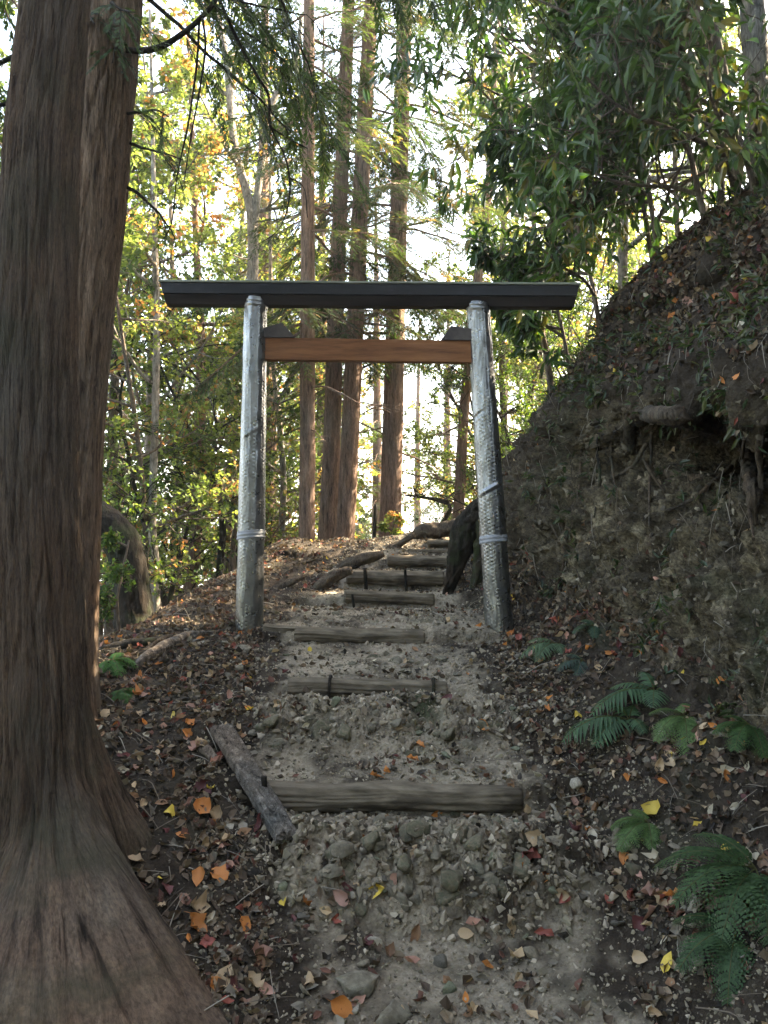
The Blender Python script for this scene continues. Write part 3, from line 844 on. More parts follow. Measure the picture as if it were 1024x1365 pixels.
def crown_of(sk, shape, size, ratio, palette, weights, droop=.3, up=1.0, jit=.02, var=.22, name='crown', mat='leaf', parent=None, patch=1.2):
    rg = sk.r
    pos = np.vstack(sk.P); d = np.vstack(sk.Dr); n = len(pos)
    d = d * .5 + rg.normal(size=(n, 3)) * .55; d[:, 2] -= droop
    nr = rg.normal(size=(n, 3)) * .5 + np.array([0, 0, up])
    pal = np.array(palette)
    # colour changes in patches through the crown
    g = (fbm(pos * patch + 40, 3) * 1.4 + .5 + rg.normal(size=n) * .22)
    cw = np.cumsum(weights) / np.sum(weights)
    idx = np.searchsorted(cw, np.clip(g, 0, .999))
    col = np.clip(pal[idx] * (1 + rg.normal(size=(n, 1)) * var), .004, .9)
    V, F, c = leaves(shape, pos + rg.normal(size=(n, 3)) * jit, d, nr, size * rg.uniform(.65, 1.25, n), ratio, col, rg)
    return mk(name, V, F, M[mat], parent, col=c, smooth=False)

YG = [(0.055, 0.09, 0.03), (0.13, 0.175, 0.05), (0.19, 0.24, 0.07), (0.25, 0.25, 0.08), (0.33, 0.22, 0.08), (0.34, 0.16, 0.07)]
def broad(name, base, path, H, nlimb, L, seed, pal=YG, wts=(2, 3, 3, 1.2, .5, .2), size=.06, ratio=.75, zlo=.3, bark='bark_grey', leafn=16, nch=(6, 5), shape=DIAMOND, mat='leaf', droop=.2,
          up=1.0, grav=.1, flat=.3, az=None, spread=(.5, 1.), shrink=.55, pitch=(.1, .7), wob=.35, extra=()):
    """deciduous or evergreen tree: trunk with limbs, and a crown of leaves; base is a world point, path local trunk points with radii"""
    t = empty(name, base)
    path = np.array(path, float)
    sk = Skel(seed)
    V, F = tube(path, 14, None, strips(12, 3, .05 * path[0, 3], seed, .03 * path[0, 3]), .12)
    sk.tw.add(V, F)
    q, TL = resample(path, 60)
    T_, _, _ = frames(q[:, :3])
    for k in range(nlimb):
        f = zlo + (1 - zlo) * (k + sk.r.uniform(0, .8)) / nlimb
        i = min(int(f * 59), 59)
        a = sk.r.uniform(0, 2 * np.pi) if az is None else sk.r.uniform(*az)
        pz = sk.r.uniform(*pitch)
        d = np.array([math.cos(a), math.sin(a), pz])
        sk.limb(q[i, :3], d, L * sk.r.uniform(.6, 1.1) * (1.15 - .55 * (f - zlo) / (1 - zlo + 1e-6)), q[i, 3] * .45 + .006, 0, len(nch), nch, wob, grav, leafn=leafn, flat=flat, spread=spread, shrink=shrink)
    for (p0, d0, L0) in extra:
        sk.limb(np.array(p0, float), np.array(d0, float), L0, .02, 0, len(nch), nch, wob, grav, leafn=leafn, flat=flat, spread=spread, shrink=shrink)
    tr = sk.tw.build('trunk', M[bark], t)
    crown_of(sk, shape, size, ratio, pal, wts, droop, up, mat=mat, parent=t)
    return t

CON = [(0.022, 0.042, 0.014), (0.036, 0.062, 0.018), (0.06, 0.085, 0.022), (0.11, 0.11, 0.03), (0.19, 0.12, 0.05)]
def conifer(name, base, path, seed, zlo, nbr, L, size=.095, bark='bark_cedar', pal=CON, wts=(3, 4, 3, 1., .6), dead=6, nseg=28, az=None, droop=.25, bark_amp=.006, dens=1.0, deadL=1.2):
    t = empty(name, base)
    rg = np.random.default_rng(seed)
    path = np.array(path, float)
    mb = MB()
    V, F = tube(path, nseg, None, strips(26, 1.6, bark_amp, seed, bark_amp * .8), .035 if nseg > 30 else .07)
    mb.add(V, F)
    q, TL = resample(path, 80)
    pos, dirs, nrs = [], [], []
    for k in range(nbr + dead):
        isdead = k >= nbr
        f = zlo + (1 - zlo) * ((k + rg.uniform(0, 1)) / nbr) ** .9 * .98 if not isdead else rg.uniform(zlo * .45, min(1, zlo * 1.35))
        f = min(f, .985)
        i = int(f * 79)
        a = rg.uniform(0, 2 * np.pi) if az is None or rg.uniform() < .25 else rg.uniform(*az)
        top = (f - zlo) / (1 - zlo)
        bl = L * rg.uniform(.55, 1.1) * (1 - .75 * max(top, 0)) if not isdead else deadL * rg.uniform(.25, 1)
        d = np.array([math.cos(a), math.sin(a), rg.uniform(-.25, .15)]); n = 9
        p = q[i, :3] + d * q[i, 3] * .5; pts = [p]; ds = []
        for j in range(n):
            d = d + rg.normal(size=3) * .07 + np.array([0, 0, -.11 + .17 * j / n]); d /= np.linalg.norm(d)
            pts.append(pts[-1] + d * bl / n); ds.append(d)
        pts = np.array(pts); ds = np.array(ds)
        r0 = .006 + .007 * bl
        V, F = tube(np.column_stack([pts, np.linspace(r0, .003, n + 1)]), 5, 14, cap=False); mb.add(V, F)
        if isdead:
            for j in range(3):
                ii = rg.integers(2, n); dd = ds[ii] + rg.normal(size=3) * .5
                V, F = tube(np.column_stack([[pts[ii], pts[ii] + dd * bl * .15, pts[ii] + dd * bl * .28 + np.array([0, 0, -.03])], [.004, .003, .002]]), 3, 4, cap=False); mb.add(V, F)
            continue
        nt_ = int(bl / .055 * dens)
        side = np.cross(ds.mean(0), [0, 0, 1]); side /= np.linalg.norm(side) + 1e-9
        for j in range(nt_):
            ff = rg.uniform(.16, 1); ii = min(int(ff * n), n - 1)
            pp = pts[ii] + (pts[ii + 1] - pts[ii]) * (ff * n - ii)
            sg = 1 if j % 2 else -1
            tl = bl * .34 * (1.1 - .75 * ff) * rg.uniform(.6, 1.3) + .06
            dd = ds[ii] * rg.uniform(.4, .9) + side * sg * rg.uniform(.5, 1) + np.array([0, 0, -droop * rg.uniform(0, 1.8)])
            dd /= np.linalg.norm(dd)
            m = max(3, int(tl / .034))
            u = np.linspace(.08, 1, m)[:, None]
            tp = pp + dd * tl * u + np.array([0, 0, -.35 * tl]) * u ** 2 * droop * 2
            V, F = tube(np.column_stack([[pp, tp[m // 2], tp[-1]], [.003, .0022, .0015]]), 3, 3, cap=False); mb.add(V, F)
            for sg2 in (-1, 1):
                td = dd * rg.uniform(.6, 1, (m, 1)) + np.cross(dd, [0, 0, 1]) * sg2 * rg.uniform(.3, .8, (m, 1)) + np.array([0, 0, -.2 * droop])
                pos.append(tp); dirs.append(td); nrs.append(np.tile(np.cross(side, dd) + np.array([0, 0, 1]), (m, 1)) + rg.normal(size=(m, 3)) * .3)
    mb.build('trunk', M[bark], t)
    pos, dirs, nrs = map(np.vstack, (pos, dirs, nrs)); n = len(pos)
    g = fbm(pos * 1.6 + seed, 3) * 1.3 + .42 + rg.normal(size=n) * .16
    cw = np.cumsum(wts) / np.sum(wts)
    col = np.array(pal)[np.searchsorted(cw, np.clip(g, 0, .999))] * (1 + rg.normal(size=(n, 1)) * .2)
    V, F, c = leaves(SPRIG if size > .06 else DIAMOND, pos + rg.normal(size=(n, 3)) * .008, dirs, nrs, size * rg.uniform(.7, 1.3, n), .62, np.clip(col, .004, .9), rg)
    mk('crown', V, F, M['leaf'], t, col=c, smooth=False)
    return t

def copy_thing(o, loc, rz, sc, label, group=None, name=None):
    c = o.copy(); COL.objects.link(c)
    c.location = loc; c.rotation_euler = (0, 0, rz); c.scale = (sc, sc, sc)
    c['label'] = label
    if group: c['group'] = group
    for ch in o.children:
        d = ch.copy(); COL.objects.link(d); d.parent = c
        for g in ch.children:
            e = g.copy(); COL.objects.link(e); e.parent = d
    return c

def px_trunk(pxs, D, H=None, lean=None):
    """base point and local trunk path from photograph pixels (px, py, radius), with a top added"""
    w = [np.array(P(a, b, D + dd)) for (a, b, r, dd) in [(p + (0,))[:4] for p in pxs]]
    r = [p[2] for p in pxs]
    d = (w[-1] - w[-2]) / np.linalg.norm(w[-1] - w[-2])
    if H:
        k = (H - w[-1][2]) / max(d[2], .2)
        w.append(w[-1] + d * k * .5); r.append(r[-1] * .7)
        w.append(w[-1] + d * k * .5); r.append(.012)
    b = w[0].copy()
    b[2] = min(b[2], gz(b[0], b[1]) + .02)
    loc = [tuple(x - b) + (rr,) for x, rr in zip(w, r)]
    if loc[0][2] > 0.05: loc = [(loc[0][0], loc[0][1], -.05, loc[0][3])] + loc
    return Vector(b), loc

# ------------------------------------------------------------------ cedars behind the gate
CG = 'slender cedars standing behind the gate'
def cedar(pxs, D, seed, label, zlo=.22, nbr=46, L=1.9, H=13, **kw):
    b, p = px_trunk(pxs, D, H)
    t = conifer('cedar_tree', b, p, seed, zlo, nbr, L, **kw)
    return tag(t, label, 'tree', CG)
cedar([(409, 750, .13), (409, 725, .095), (410, 600, .088), (410, 400, .082), (411, 200, .072), (412, 0, .062)], 9.2, 21, 'straight cedar trunk with a sunlit foot, first to the right of the left gate post', nseg=40)
cedar([(433, 745, .14), (436, 715, .115), (442, 600, .108), (448, 400, .1), (457, 200, .088), (465, 0, .078)], 10.1, 22, 'grey-brown cedar trunk just left of and partly behind its twin', nseg=40)
cedar([(457, 745, .15), (460, 715, .118), (466, 600, .11), (475, 400, .104), (484, 200, .096), (495, 0, .085)], 9.9, 23, 'wider leaning cedar trunk, right one of the touching pair behind the gate', nseg=44)
cedar([(518, 742, .17), (520, 705, .14), (524, 550, .13), (528, 400, .118), (534, 200, .106), (540, 0, .094)], 10.4, 24, 'single thick straight cedar trunk seen under the middle of the crossbar', nseg=44, nbr=60, L=2.3)
cedar([(608, 705, .09), (612, 670, .078), (618, 560, .072), (626, 470, .068), (640, 350, .062), (652, 240, .056), (658, 120, .045), (664, 40, .035)], 11.3, 25, 'slim curving cedar trunk rising just left of the right gate post', nbr=22, L=1.2, H=11, zlo=.45)
#@@SECTION3
# ------------------------------------------------------------------ branches of the two near cypresses
def add_branches(t, path, seed, spec, size=.065, name='branches'):
    """spec rows: (world start, direction, length) of leafy drooping branches"""
    rg = np.random.default_rng(seed); mb = MB(); pos, dirs, nrs = [], [], []
    off = np.array(t.location)
    for (p0, d, bl) in spec:
        d = np.array(d, float); d /= np.linalg.norm(d); n = 12
        pts = [np.array(p0, float) - off]; ds = []
        for j in range(n):
            d = d + rg.normal(size=3) * .1 + np.array([0, 0, -.05]); d /= np.linalg.norm(d)
            pts.append(pts[-1] + d * bl / n); ds.append(d)
        pts = np.array(pts); ds = np.array(ds)
        V, F = tube(np.column_stack([pts, np.linspace(.007 + .005 * bl, .0025, n + 1)]), 6, 26, cap=False); mb.add(V, F)
        side = np.cross(ds.mean(0), [0, 0, 1]); side /= np.linalg.norm(side) + 1e-9
        for j in range(int(bl / .065)):
            ff = rg.uniform(.2, 1); ii = min(int(ff * n), n - 1)
            pp = pts[ii] + (pts[ii + 1] - pts[ii]) * (ff * n - ii); sg = 1 if j % 2 else -1
            tl = min(bl, 1.6) * .3 * (1.1 - .6 * ff) * rg.uniform(.5, 1.4) + .05
            dd = ds[ii] * rg.uniform(.3, .9) + side * sg * rg.uniform(.2, .9) + np.array([0, 0, -rg.uniform(0, .7)])
            dd /= np.linalg.norm(dd); m = max(3, int(tl / .016)); u = np.linspace(.1, 1, m)[:, None]
            tp = pp + dd * tl * u + np.array([0, 0, -.3 * tl]) * u ** 2
            V, F = tube(np.column_stack([[pp, tp[m // 2], tp[-1]], [.0025, .0018, .001]]), 3, 3, cap=False); mb.add(V, F)
            for s2 in (-1, 1):
                td = dd * rg.uniform(.5, 1, (m, 1)) + np.cross(dd, [.2, .3, 1]) * s2 * rg.uniform(.3, .9, (m, 1)) + np.array([0, 0, -.15])
                pos.append(tp); dirs.append(td); nrs.append(np.tile(np.cross(side, dd) + np.array([.1, 0, .8]), (m, 1)) + rg.normal(size=(m, 3)) * .35)
    mb.build(name, M['bark_dark'], t)
    pos, dirs, nrs = map(np.vstack, (pos, dirs, nrs)); n = len(pos)
    col = np.array([(0.03, 0.055, 0.017)]) * (1 + rg.normal(size=(n, 1)) * .3) + np.array([(.03, .03, .002)]) * np.clip(fbm(pos * 2 + seed, 3) * 2, 0, 1)[:, None]
    V, F, c = leaves(SPRIG, pos, dirs, nrs, size * rg.uniform(.7, 1.3, n), .6, np.clip(col, .004, .9), rg)
    mk('crown', V, F, M['leaf'], t, col=c, smooth=False)

rg = np.random.default_rng(5)
spec = []
for (px, py, dx, dy, dz, L) in [(150, 20, .3, -1, -.25, .9), (160, 150, .8, -.7, -.3, .7), (170, -60, 1, .3, -.3, 1.7), (165, -40, 1, -.3, -.35, 1.4), (175, -140, .9, .8, -.35, 2.2), (170, -150, 1, -.1, -.3, 2.0),
                               (180, -260, 1, .5, -.3, 2.4), (180, -280, 1, -.4, -.3, 2.0), (185, -380, 1, .1, -.35, 2.8), (150, 60, .2, -.9, -.3, .5), (140, 30, -.1, -1, -.1, .6), (172, 190, .7, -.4, -.35, .45), (178, -20, 1, .6, -.5, 1.5),
                               (185, -420, 1, .7, -.3, 2.6), (170, 250, .8, .1, -.2, .5)]:
    spec.append((P(px, py, 3.95), (dx, dy, dz), L * .72))
add_branches(t2, None, 3, spec)
spec = []
for (px, py, dx, dy, dz, L) in [(60, 130, -1, .3, -.1, .7), (60, 60, -1, .5, 0, .9), (60, -100, -1, .4, -.2, 1.2), (130, -640, 1, .8, -.3, 2.6), (120, -600, -.5, -1, -.1, 1.5),
                               (130, -800, 1, .3, -.3, 3.)]:
    spec.append((P(px, py, 3.0), (dx, dy, dz), L))
add_branches(t1, None, 4, spec)
db = MB()
off = np.array(t2.location)
for pts in ([(160, 64, .016, .0), (185, 68, .015, -.05), (215, 62, .014, -.1), (243, 45, .013, -.12), (270, 22, .012, -.1), (290, -6, .011, -.1), (305, -60, .01, 0)],
            [(266, 27, .007, -.1), (262, 90, .006, -.1), (250, 170, .005, -.12), (236, 235, .004, -.1), (228, 300, .003, 0), (205, 335, .002, 0)],
            [(270, 22, .007, -.1), (274, 60, .006, -.15), (268, 110, .005, -.15), (255, 180, .004, -.1), (245, 245, .003, -.1)],
            [(290, -6, .009, -.1), (315, 50, .008, 0), (342, 100, .008, .05), (358, 128, .007, .1), (361, 168, .006, .1), (382, 215, .005, .1), (386, 262, .004, .1), (372, 305, .003, .1), (340, 328, .002, .1)],
            [(384, 236, .004, .1), (405, 250, .003, .1), (410, 290, .002, .1)], [(361, 170, .005, .1), (385, 185, .004, .2), (410, 198, .003, .2)]):
    V, F = tube(along(pts, 3.9), 8, None, strips(30, 6, .002, 3, .001), .02)
    db.add(V - off, F)
db.build('dead_branch', M['bark_dark'], t2)

# ------------------------------------------------------------------ broad-leaved trees on and above the bank
LAU = [(0.018, 0.038, 0.012), (0.03, 0.06, 0.015), (0.045, 0.085, 0.02), (0.085, 0.13, 0.025), (0.12, 0.10, 0.03)]
def laurel(pxs, D, seed, label, H, nl=12, L=1.5, az=None, r=None, bark='bark_grey', size=.125, leafn=6, nch=(5, 4), zlo=.2, **kw):
    b, p = px_trunk(pxs, D, H)
    t = broad('evergreen_tree', b, p, H, nl, L, seed, LAU, (3, 4, 3, .8, .15), size, .30, zlo, bark, leafn, nch, LANCE, 'leaf_gloss', .75, .8, .0, .2, az, **kw)
    return tag(t, label, 'tree', 'evergreen trees on the bank top')
TOWARD = (2.2, 4.4)
laurel([(990, 345, .04), (982, 258, .036), (974, 193, .034), (966, 103, .03), (945, 13, .027)], 5.3, 61, 'broad-leaved evergreen with thin dark stem at the right end of the bank top', 5.9, nl=17, L=1.5, az=TOWARD, zlo=.16)
laurel([(961, 325, .03), (961, 232, .027), (956, 116, .025)], 5.9, 62, 'thin-stemmed evergreen sapling just left of the rightmost dark stem', 5.6, nl=9, L=1.2, az=(1.6, 5), zlo=.2)
laurel([(832, 400, .05), (830, 350, .046), (835, 206, .043), (833, 142, .04)], 7.4, 63, 'evergreen tree with straight pale grey stem above the middle of the bank', 8, nl=16, L=1.7, az=(2.0, 5.2), bark='bark_pale', zlo=.24)
laurel([(874, 370, .02), (868, 340, .018), (850, 219, .016)], 6.3, 64, 'very thin slanting sapling between the pale stem and the bank crest', 5.2, nl=8, L=.9, zlo=.3)
laurel([(735, 520, .03), (728, 470, .028), (722, 430, .026), (735, 300, .024), (750, 150, .02)], 6.6, 65, 'large-leaved evergreen hanging over the right end of the gate beam', 7, nl=17, L=1.25, az=(2.4, 5.0), zlo=.42)
laurel([(1022, 330, .10), (1012, 130, .09), (1002, 0, .082)], 5.6, 66, 'thick pale grey trunk in the top right corner', 9, nl=9, L=1.6, bark='bark_pale', zlo=.35, az=(2, 4.6))
laurel([(905, 360, .03), (903, 300, .027), (899, 200, .024), (893, 60, .02)], 8.2, 67, 'far thin brown stem between the pale stem and the rightmost stems', 8, nl=12, L=1.4, zlo=.3, size=.11)
for a in [([(800, 440, .02), (790, 380, .017), (775, 320, .014)], 5.9, 171, 'leafy evergreen shoot on the bank shoulder right of the beam end', 4.6, 10, .9), ([(880, 360, .02), (872, 300, .017), (860, 230, .014)], 5.5, 172, 'leafy evergreen shoot in the middle of the bank crest', 5.0, 11, 1.0),
          ([(945, 320, .022), (930, 250, .018), (915, 180, .015)], 5.1, 173, 'leafy evergreen shoot leaning left near the right end of the crest', 5.2, 13, 1.1), ([(1015, 300, .022), (1000, 230, .018), (975, 150, .015)], 4.7, 174, 'leafy evergreen shoot at the right edge of the crest', 5.0, 13, 1.1),
          ([(760, 500, .018), (752, 450, .015), (740, 400, .012)], 6.3, 175, 'low evergreen shoot where the bank skyline steepens', 3.7, 8, .7)]:
    laurel(a[0], a[1], a[2], a[3], a[4], nl=a[5], L=a[6], az=(1.8, 4.6), zlo=.15, size=.12)
# trees further up the hill on the right: they shade the path
hp = None
for k, (x, y, s, lab) in enumerate([(3.4, 4.2, 1.0, 'evergreen tree up the slope just past the right edge'), (4.6, 2.6, 1.1, 'evergreen tree high on the slope beside the camera'),
                                    (6.5, 8.0, 1.2, 'evergreen far up the hill'), (3.6, 0.6, 1.0, 'evergreen above the path behind the camera'),
                                    (6.3, 4.2, 1.2, 'evergreen on the upper hill'), (7.5, 9.5, 1., 'evergreen far beyond the hilltop'), (3.9, 5.1, .38, 'added unseen low evergreen bush on the slope behind the rightmost stems'), (4.7, 5.5, .45, 'added unseen evergreen bush higher on the slope'), (3.3, 3.6, .36, 'added unseen low evergreen bush past the right edge')]):  # the bushes are unseen, added to keep sun off the near left trunk
    z = gz(x, y)
    if hp is None:
        hp = broad('evergreen_tree', Vector((x, y, z)), [(0, 0, -.1, .09), (.05, .05, 1.5, .08), (-.1, 0, 3.5, .06), (0, .1, 6.5, .02)], 7, 20, 2.2, 71, LAU, (3, 4, 3, .8, .15), .15, .32, .1, 'bark_grey', 13, (6, 5), DIAMOND, 'leaf', .5, .8, 0., .2)
        tag(hp, lab, 'tree', 'evergreen trees on the hill above the bank')
    else:
        copy_thing(hp, (x, y, z), k * 1.7, s, lab, 'evergreen trees on the hill above the bank')

# ------------------------------------------------------------------ trees beyond, prototypes first, then copies on the falling slope
def place_words(px):
    for lim, w in ((75, 'left of the two cypress trunks'), (135, 'behind the twin cypress trunks'), (205, 'beyond the leaning mossy trunk'), (262, 'in the gap between leaning trunk and gate'), (322, 'just left of the left gate post'),
                   (400, 'between left gate post and first cedar'), (445, 'between first cedar and paired cedars'), (510, 'between paired cedars and the thick middle cedar'), (560, 'just right of the thick middle cedar'), (610, 'left of the slim curving cedar'),
                   (655, 'behind the right gate post'), (700, 'just right of the right gate post'), (760, 'where the bank skyline dips'), (830, 'above the left part of the bank'), (2000, 'above the right part of the bank')):
        if px < lim: return w
PROTO = {}
def trunkpath(H, r, seed, wob=.25):
    g = np.random.default_rng(seed)
    a = np.cumsum(g.normal(size=(5, 2)) * wob, 0); a[0] = 0
    return [(a[i][0] * i / 4, a[i][1] * i / 4, H * i / 4 - .1, r * (1 - .82 * i / 4)) for i in range(5)]
def proto(kind):
    Z = Vector((0, 0, 0))
    if kind == 'A': return broad('deciduous_tree', Z, trunkpath(11, .10, 1), 11, 24, 2.3, 81, YG, (2, 5, 5, 1.2, .4, .1), .08, .8, .16, 'bark_grey', 9, (7, 6))
    if kind == 'B': return broad('deciduous_tree', Z, trunkpath(10, .08, 2, .35), 10, 22, 2.2, 82, YG, (1.5, 3, 4, 2.5, 1.8, .8), .08, .8, .2, 'bark_pale', 9, (7, 6))
    if kind == 'C': return broad('understory_tree', Z, trunkpath(4.6, .045, 3, .3), 4.6, 18, 1.5, 83, [(.025, .05, .014), (.045, .08, .018), (.09, .14, .024), (.18, .22, .035)], (3, 4, 2.5, 1), .055, .55, .12, 'bark_dark', 11, (7, 5), DIAMOND, 'leaf_gloss', .1, 1.2, .05, .75)
    if kind == 'E': return broad('understory_tree', Z, trunkpath(5.5, .05, 6, .4), 5.5, 17, 1.6, 86, YG, (2.5, 4, 3, .7, .2, .05), .06, .7, .15, 'bark_grey', 10, (7, 5), DIAMOND, 'leaf', .1, 1.3, .05, .8)
    if kind == 'D': return conifer('conifer_tree', Z, [(0, 0, -.1, .17), (.05, 0, 4, .15), (0, .1, 9, .1), (0, 0, 15, .015)], 84, .12, 60, 2.3, size=.10, dead=5, nseg=14)
WORD = {'A': ('yellow-green leafy tree', 'tall yellow-green trees beyond the ridge'), 'B': ('orange-tinged autumn tree', 'orange-tinged trees beyond the ridge'), 'C': ('dark glossy understory tree', 'dark understory trees beyond the ridge'),
        'E': ('low light-green layered tree', 'light-green low trees beyond the ridge'), 'D': ('dark conifer', 'dark conifers beyond the ridge')}
BG = [('A', 150, 9.5, .8), ('A', 232, 15, 1.1), ('E', 300, 15, 1.3), ('A', 330, 22, 1.3), ('E', 240, 17, 1.6), ('A', 395, 18, 1.), ('B', 222, 11, .85), ('A', 305, 15, 1.05), ('B', 340, 19, 1.2), ('B', 365, 12, .8),
      ('A', 90, 12, 1.), ('A', 20, 9, .9), ('B', 410, 25, 1.4), ('A', 668, 17, .9), ('A', 700, 12.5, .8), ('B', 735, 16, 1.), ('A', 770, 14, .9), 
      ('B', 860, 13, .9), ('A', 960, 15, 1.), 
      ('C', 235, 8.6, .8), ('C', 200, 10.5, 1.), ('C', 150, 12.5, 1.2), ('C', 310, 13.5, 1.2),
      ('C', 645, 12, .8), ('C', 690, 10.8, .7), ('C', 760, 9.3, .5), ('C', 810, 9.0, .5), 
      ('E', 180, 8.6, .85), ('E', 310, 11.4, 1.), ('E', 222, 13.8, 1.2), ('E', 675, 12.8, .9), ('E', 720, 11.5, .8), ('E', 130, 9.5, .9), ('E', 785, 12.2, .8), 
      ('D', 355, 14, .95), ('D', 430, 17, 1.), ('D', 600, 24, 1.1), ('D', 500, 20, 1.), ('D', 560, 28, 1.2), ('D', 30, 14, 1.), ('D', 850, 22, 1.2), ('D', 160, 38, 2.), ('D', 940, 24, 1.2)]
ORD = ['nearest', 'second nearest', 'third nearest', 'fourth nearest', 'fifth nearest', 'sixth nearest', 'seventh nearest']
slots = {}
for row in sorted(BG, key=lambda r: r[2]):
    slots.setdefault((row[0], place_words(row[1])), []).append(row)
def bglabel(row):
    L = slots[(row[0], place_words(row[1]))]
    k = L.index(row)
    pre = '' if len(L) == 1 else ORD[k] + ' '
    return pre + WORD[row[0]][0] + ' standing ' + place_words(row[1])
rg = np.random.default_rng(9)
for row in BG:
    kind, px, D, s = row
    x = (px - 512) / F_PX * D
    z = gz(x, D) - .05
    if kind not in PROTO:
        o = proto(kind); o.location = (x, D, z); o.scale = (s, s, s); o.rotation_euler.z = rg.uniform(0, 6)
        PROTO[kind] = tag(o, bglabel(row), 'tree', WORD[kind][1])
    else:
        copy_thing(PROTO[kind], (x, D, z), rg.uniform(0, 6), s, bglabel(row), WORD[kind][1])

# the same forest goes on around the photographer, unseen: trees added to block light
for k, (kind, x, y, s, lab) in enumerate([('A', -5.5, 1.5, .9, 'unseen leafy tree left of where the photographer stands'), ('D', -6.5, -3.5, .9, 'unseen conifer to the left behind the photographer'), ('A', -2.6, -6.5, .9, 'unseen leafy tree behind the photographer beside the path'),
                                       ('D', 3.0, -7.5, .9, 'unseen conifer behind the photographer right of the path'), ('A', .8, -12, 1.1, 'unseen leafy tree straight behind the photographer'), ('B', -7.5, 4.5, 1., 'unseen autumn tree on the slope left of the two cypresses'),
                                       ('D', -4.5, -10, 1., 'unseen conifer farther behind left of the path'), ('A', 5.5, -4, 1., 'unseen leafy tree on the bank behind the photographer'), ('A', -9.5, -1, 1.1, 'unseen leafy tree farther down the left slope'), ('E', -3.4, -2.6, 1.1, 'unseen low layered tree close behind left'), ('E', 1.9, -3.2, 1., 'unseen low layered tree close behind right'), ('D', -1.2, -4.6, .8, 'unseen conifer nearly straight behind the photographer'), ('A', -4., -7.5, 1., 'unseen leafy tree behind left'), ('A', 2.2, -5.6, .9, 'unseen leafy tree close behind right'), ('D', 1., -9, 1., 'unseen second conifer straight behind'), ('E', -5.2, -.6, 1.2, 'unseen low tree on the left slope beside the photographer'), ('E', -6.5, 3., 1.3, 'unseen low tree on the slope left of the twin trunks'), ('E', .2, -3.6, 1.5, 'unseen spreading low tree straight behind the photographer'), ('E', -1.9, -5.2, 1.6, 'unseen spreading tree behind the photographer to the left'), ('C', 1.3, -4.6, 1.6, 'unseen dark evergreen behind the photographer to the right'),
                                       ('C', -.6, -7.5, 1.9, 'unseen dark evergreen farther down the path behind'), ('C', -3.6, -4.6, 1.7, 'unseen dark evergreen behind left'), ('E', 3.1, -4.6, 1.5, 'unseen spreading tree on the bank behind right'), ('C', -4.6, .9, 1.5, 'unseen dark evergreen on the left slope beside the photographer'), ('D', .6, -6., 1.1, 'unseen tall conifer behind the photographer'), ('D', -2.6, -8.8, 1.2, 'unseen tall conifer behind left')]):
    copy_thing(PROTO[kind], (x, y, gz(x, y) - .1), k * 1.3, s, lab, 'unseen trees added around the photographer to block light')
# pale forked tree and other stems one can tell apart
def stem(name, pxs, D, label, bark, group=None, crown=True, seed=1, H=None, forks=(), nl=8, L=1.2, **kw):
    b, p = px_trunk(pxs, D, H)
    few = kw.pop('nch_', 0)
    t = broad(name, b, p, 5, nl, L, seed, kw.pop('pal', YG), (2, 3, 3, 1., .4, .1), kw.pop('size', .07), .75, kw.pop('zlo', .4), bark, 1 if few else 12, (3, 2) if few else (5, 4), **kw)
    for f in forks:
        V, F = tube(along(f, D), 10, None, None, .1)
        o = mk('limb', V - np.array(b), F, M[bark], t)
    return tag(t, label, 'tree', group)
stem('deciduous_tree', [(325, 820, .09), (330, 640, .085), (336, 420, .08), (337, 307, .075), (330, 262, .06), (312, 190, .055), (303, 88, .05), (288, 10, .04)], 11.2, 'pale forked tree whose two stems part above the left gate post', 'bark_pale',
     seed=101, forks=[[(337, 318, .06), (343, 260, .055), (351, 200, .05), (359, 148, .048), (378, 108, .042), (396, 74, .038), (402, 20, .03)]], H=10)
stem('deciduous_tree', [(206, 850, .05), (208, 760, .045), (203, 700, .042), (207, 560, .04), (209, 420, .035), (207, 330, .03)], 8.4, 'thin pale grey tree rising just right of the leaning mossy trunk', 'bark_pale', seed=102, H=7, nl=9, L=1.)
stem('deciduous_tree', [(252, 850, .10), (256, 780, .09), (262, 700, .085), (266, 600, .08), (268, 480, .07), (262, 330, .05)], 11.5, 'brown trunk midway between leaning trunk and left gate post', 'bark_cedar', seed=103, H=9)
stem('deciduous_tree', [(291, 830, .05), (293, 760, .045), (297, 700, .042), (288, 650, .035), (272, 615, .025)], 9.8, 'dark crooked stem close to the left side of the left gate post', 'bark_dark', seed=104, H=4, nl=6, L=.9)
stem('deciduous_tree', [(680, 690, .06), (672, 560, .055), (668, 400, .05), (674, 250, .045), (675, 180, .04), (672, 100, .03)], 12.2, 'thin twin stem just behind the slim curving cedar', 'bark_grey', seed=105, H=10, nl=7, L=1.2)
stem('deciduous_tree', [(725, 620, .06), (722, 560, .055), (724, 460, .05), (730, 380, .04)], 11.5, 'pale stem glimpsed between right gate post and the bank', 'bark_pale', seed=106, H=8, nl=8, L=1.2)
stem('bare_tree', [(590, 700, .03), (602, 672, .026), (570, 664, .02), (540, 660, .012)], 10.2, 'low twisted branch spreading between middle cedar and slim cedar', 'bark_dark', seed=107, nl=3, L=.5, nch_=1)
sap = stem('sapling', [(160, 850, .012), (156, 800, .01), (166, 750, .008), (172, 720, .006)], 5.4, 'small light-green sapling in front of the leaning mossy trunk', 'bark_grey', seed=108, nl=5, L=.2, size=.032, pal=LAU + [LAU[2]], zlo=.2)
sap2 = stem('sapling', [(522, 722, .008), (524, 700, .007), (527, 685, .005)], 9.3, 'tiny bright sapling at the foot of the thick middle cedar', 'bark_grey', seed=109, nl=4, L=.12, size=.035, zlo=.1)
po = empty('wooden_post', P(499, 728, 9.3))
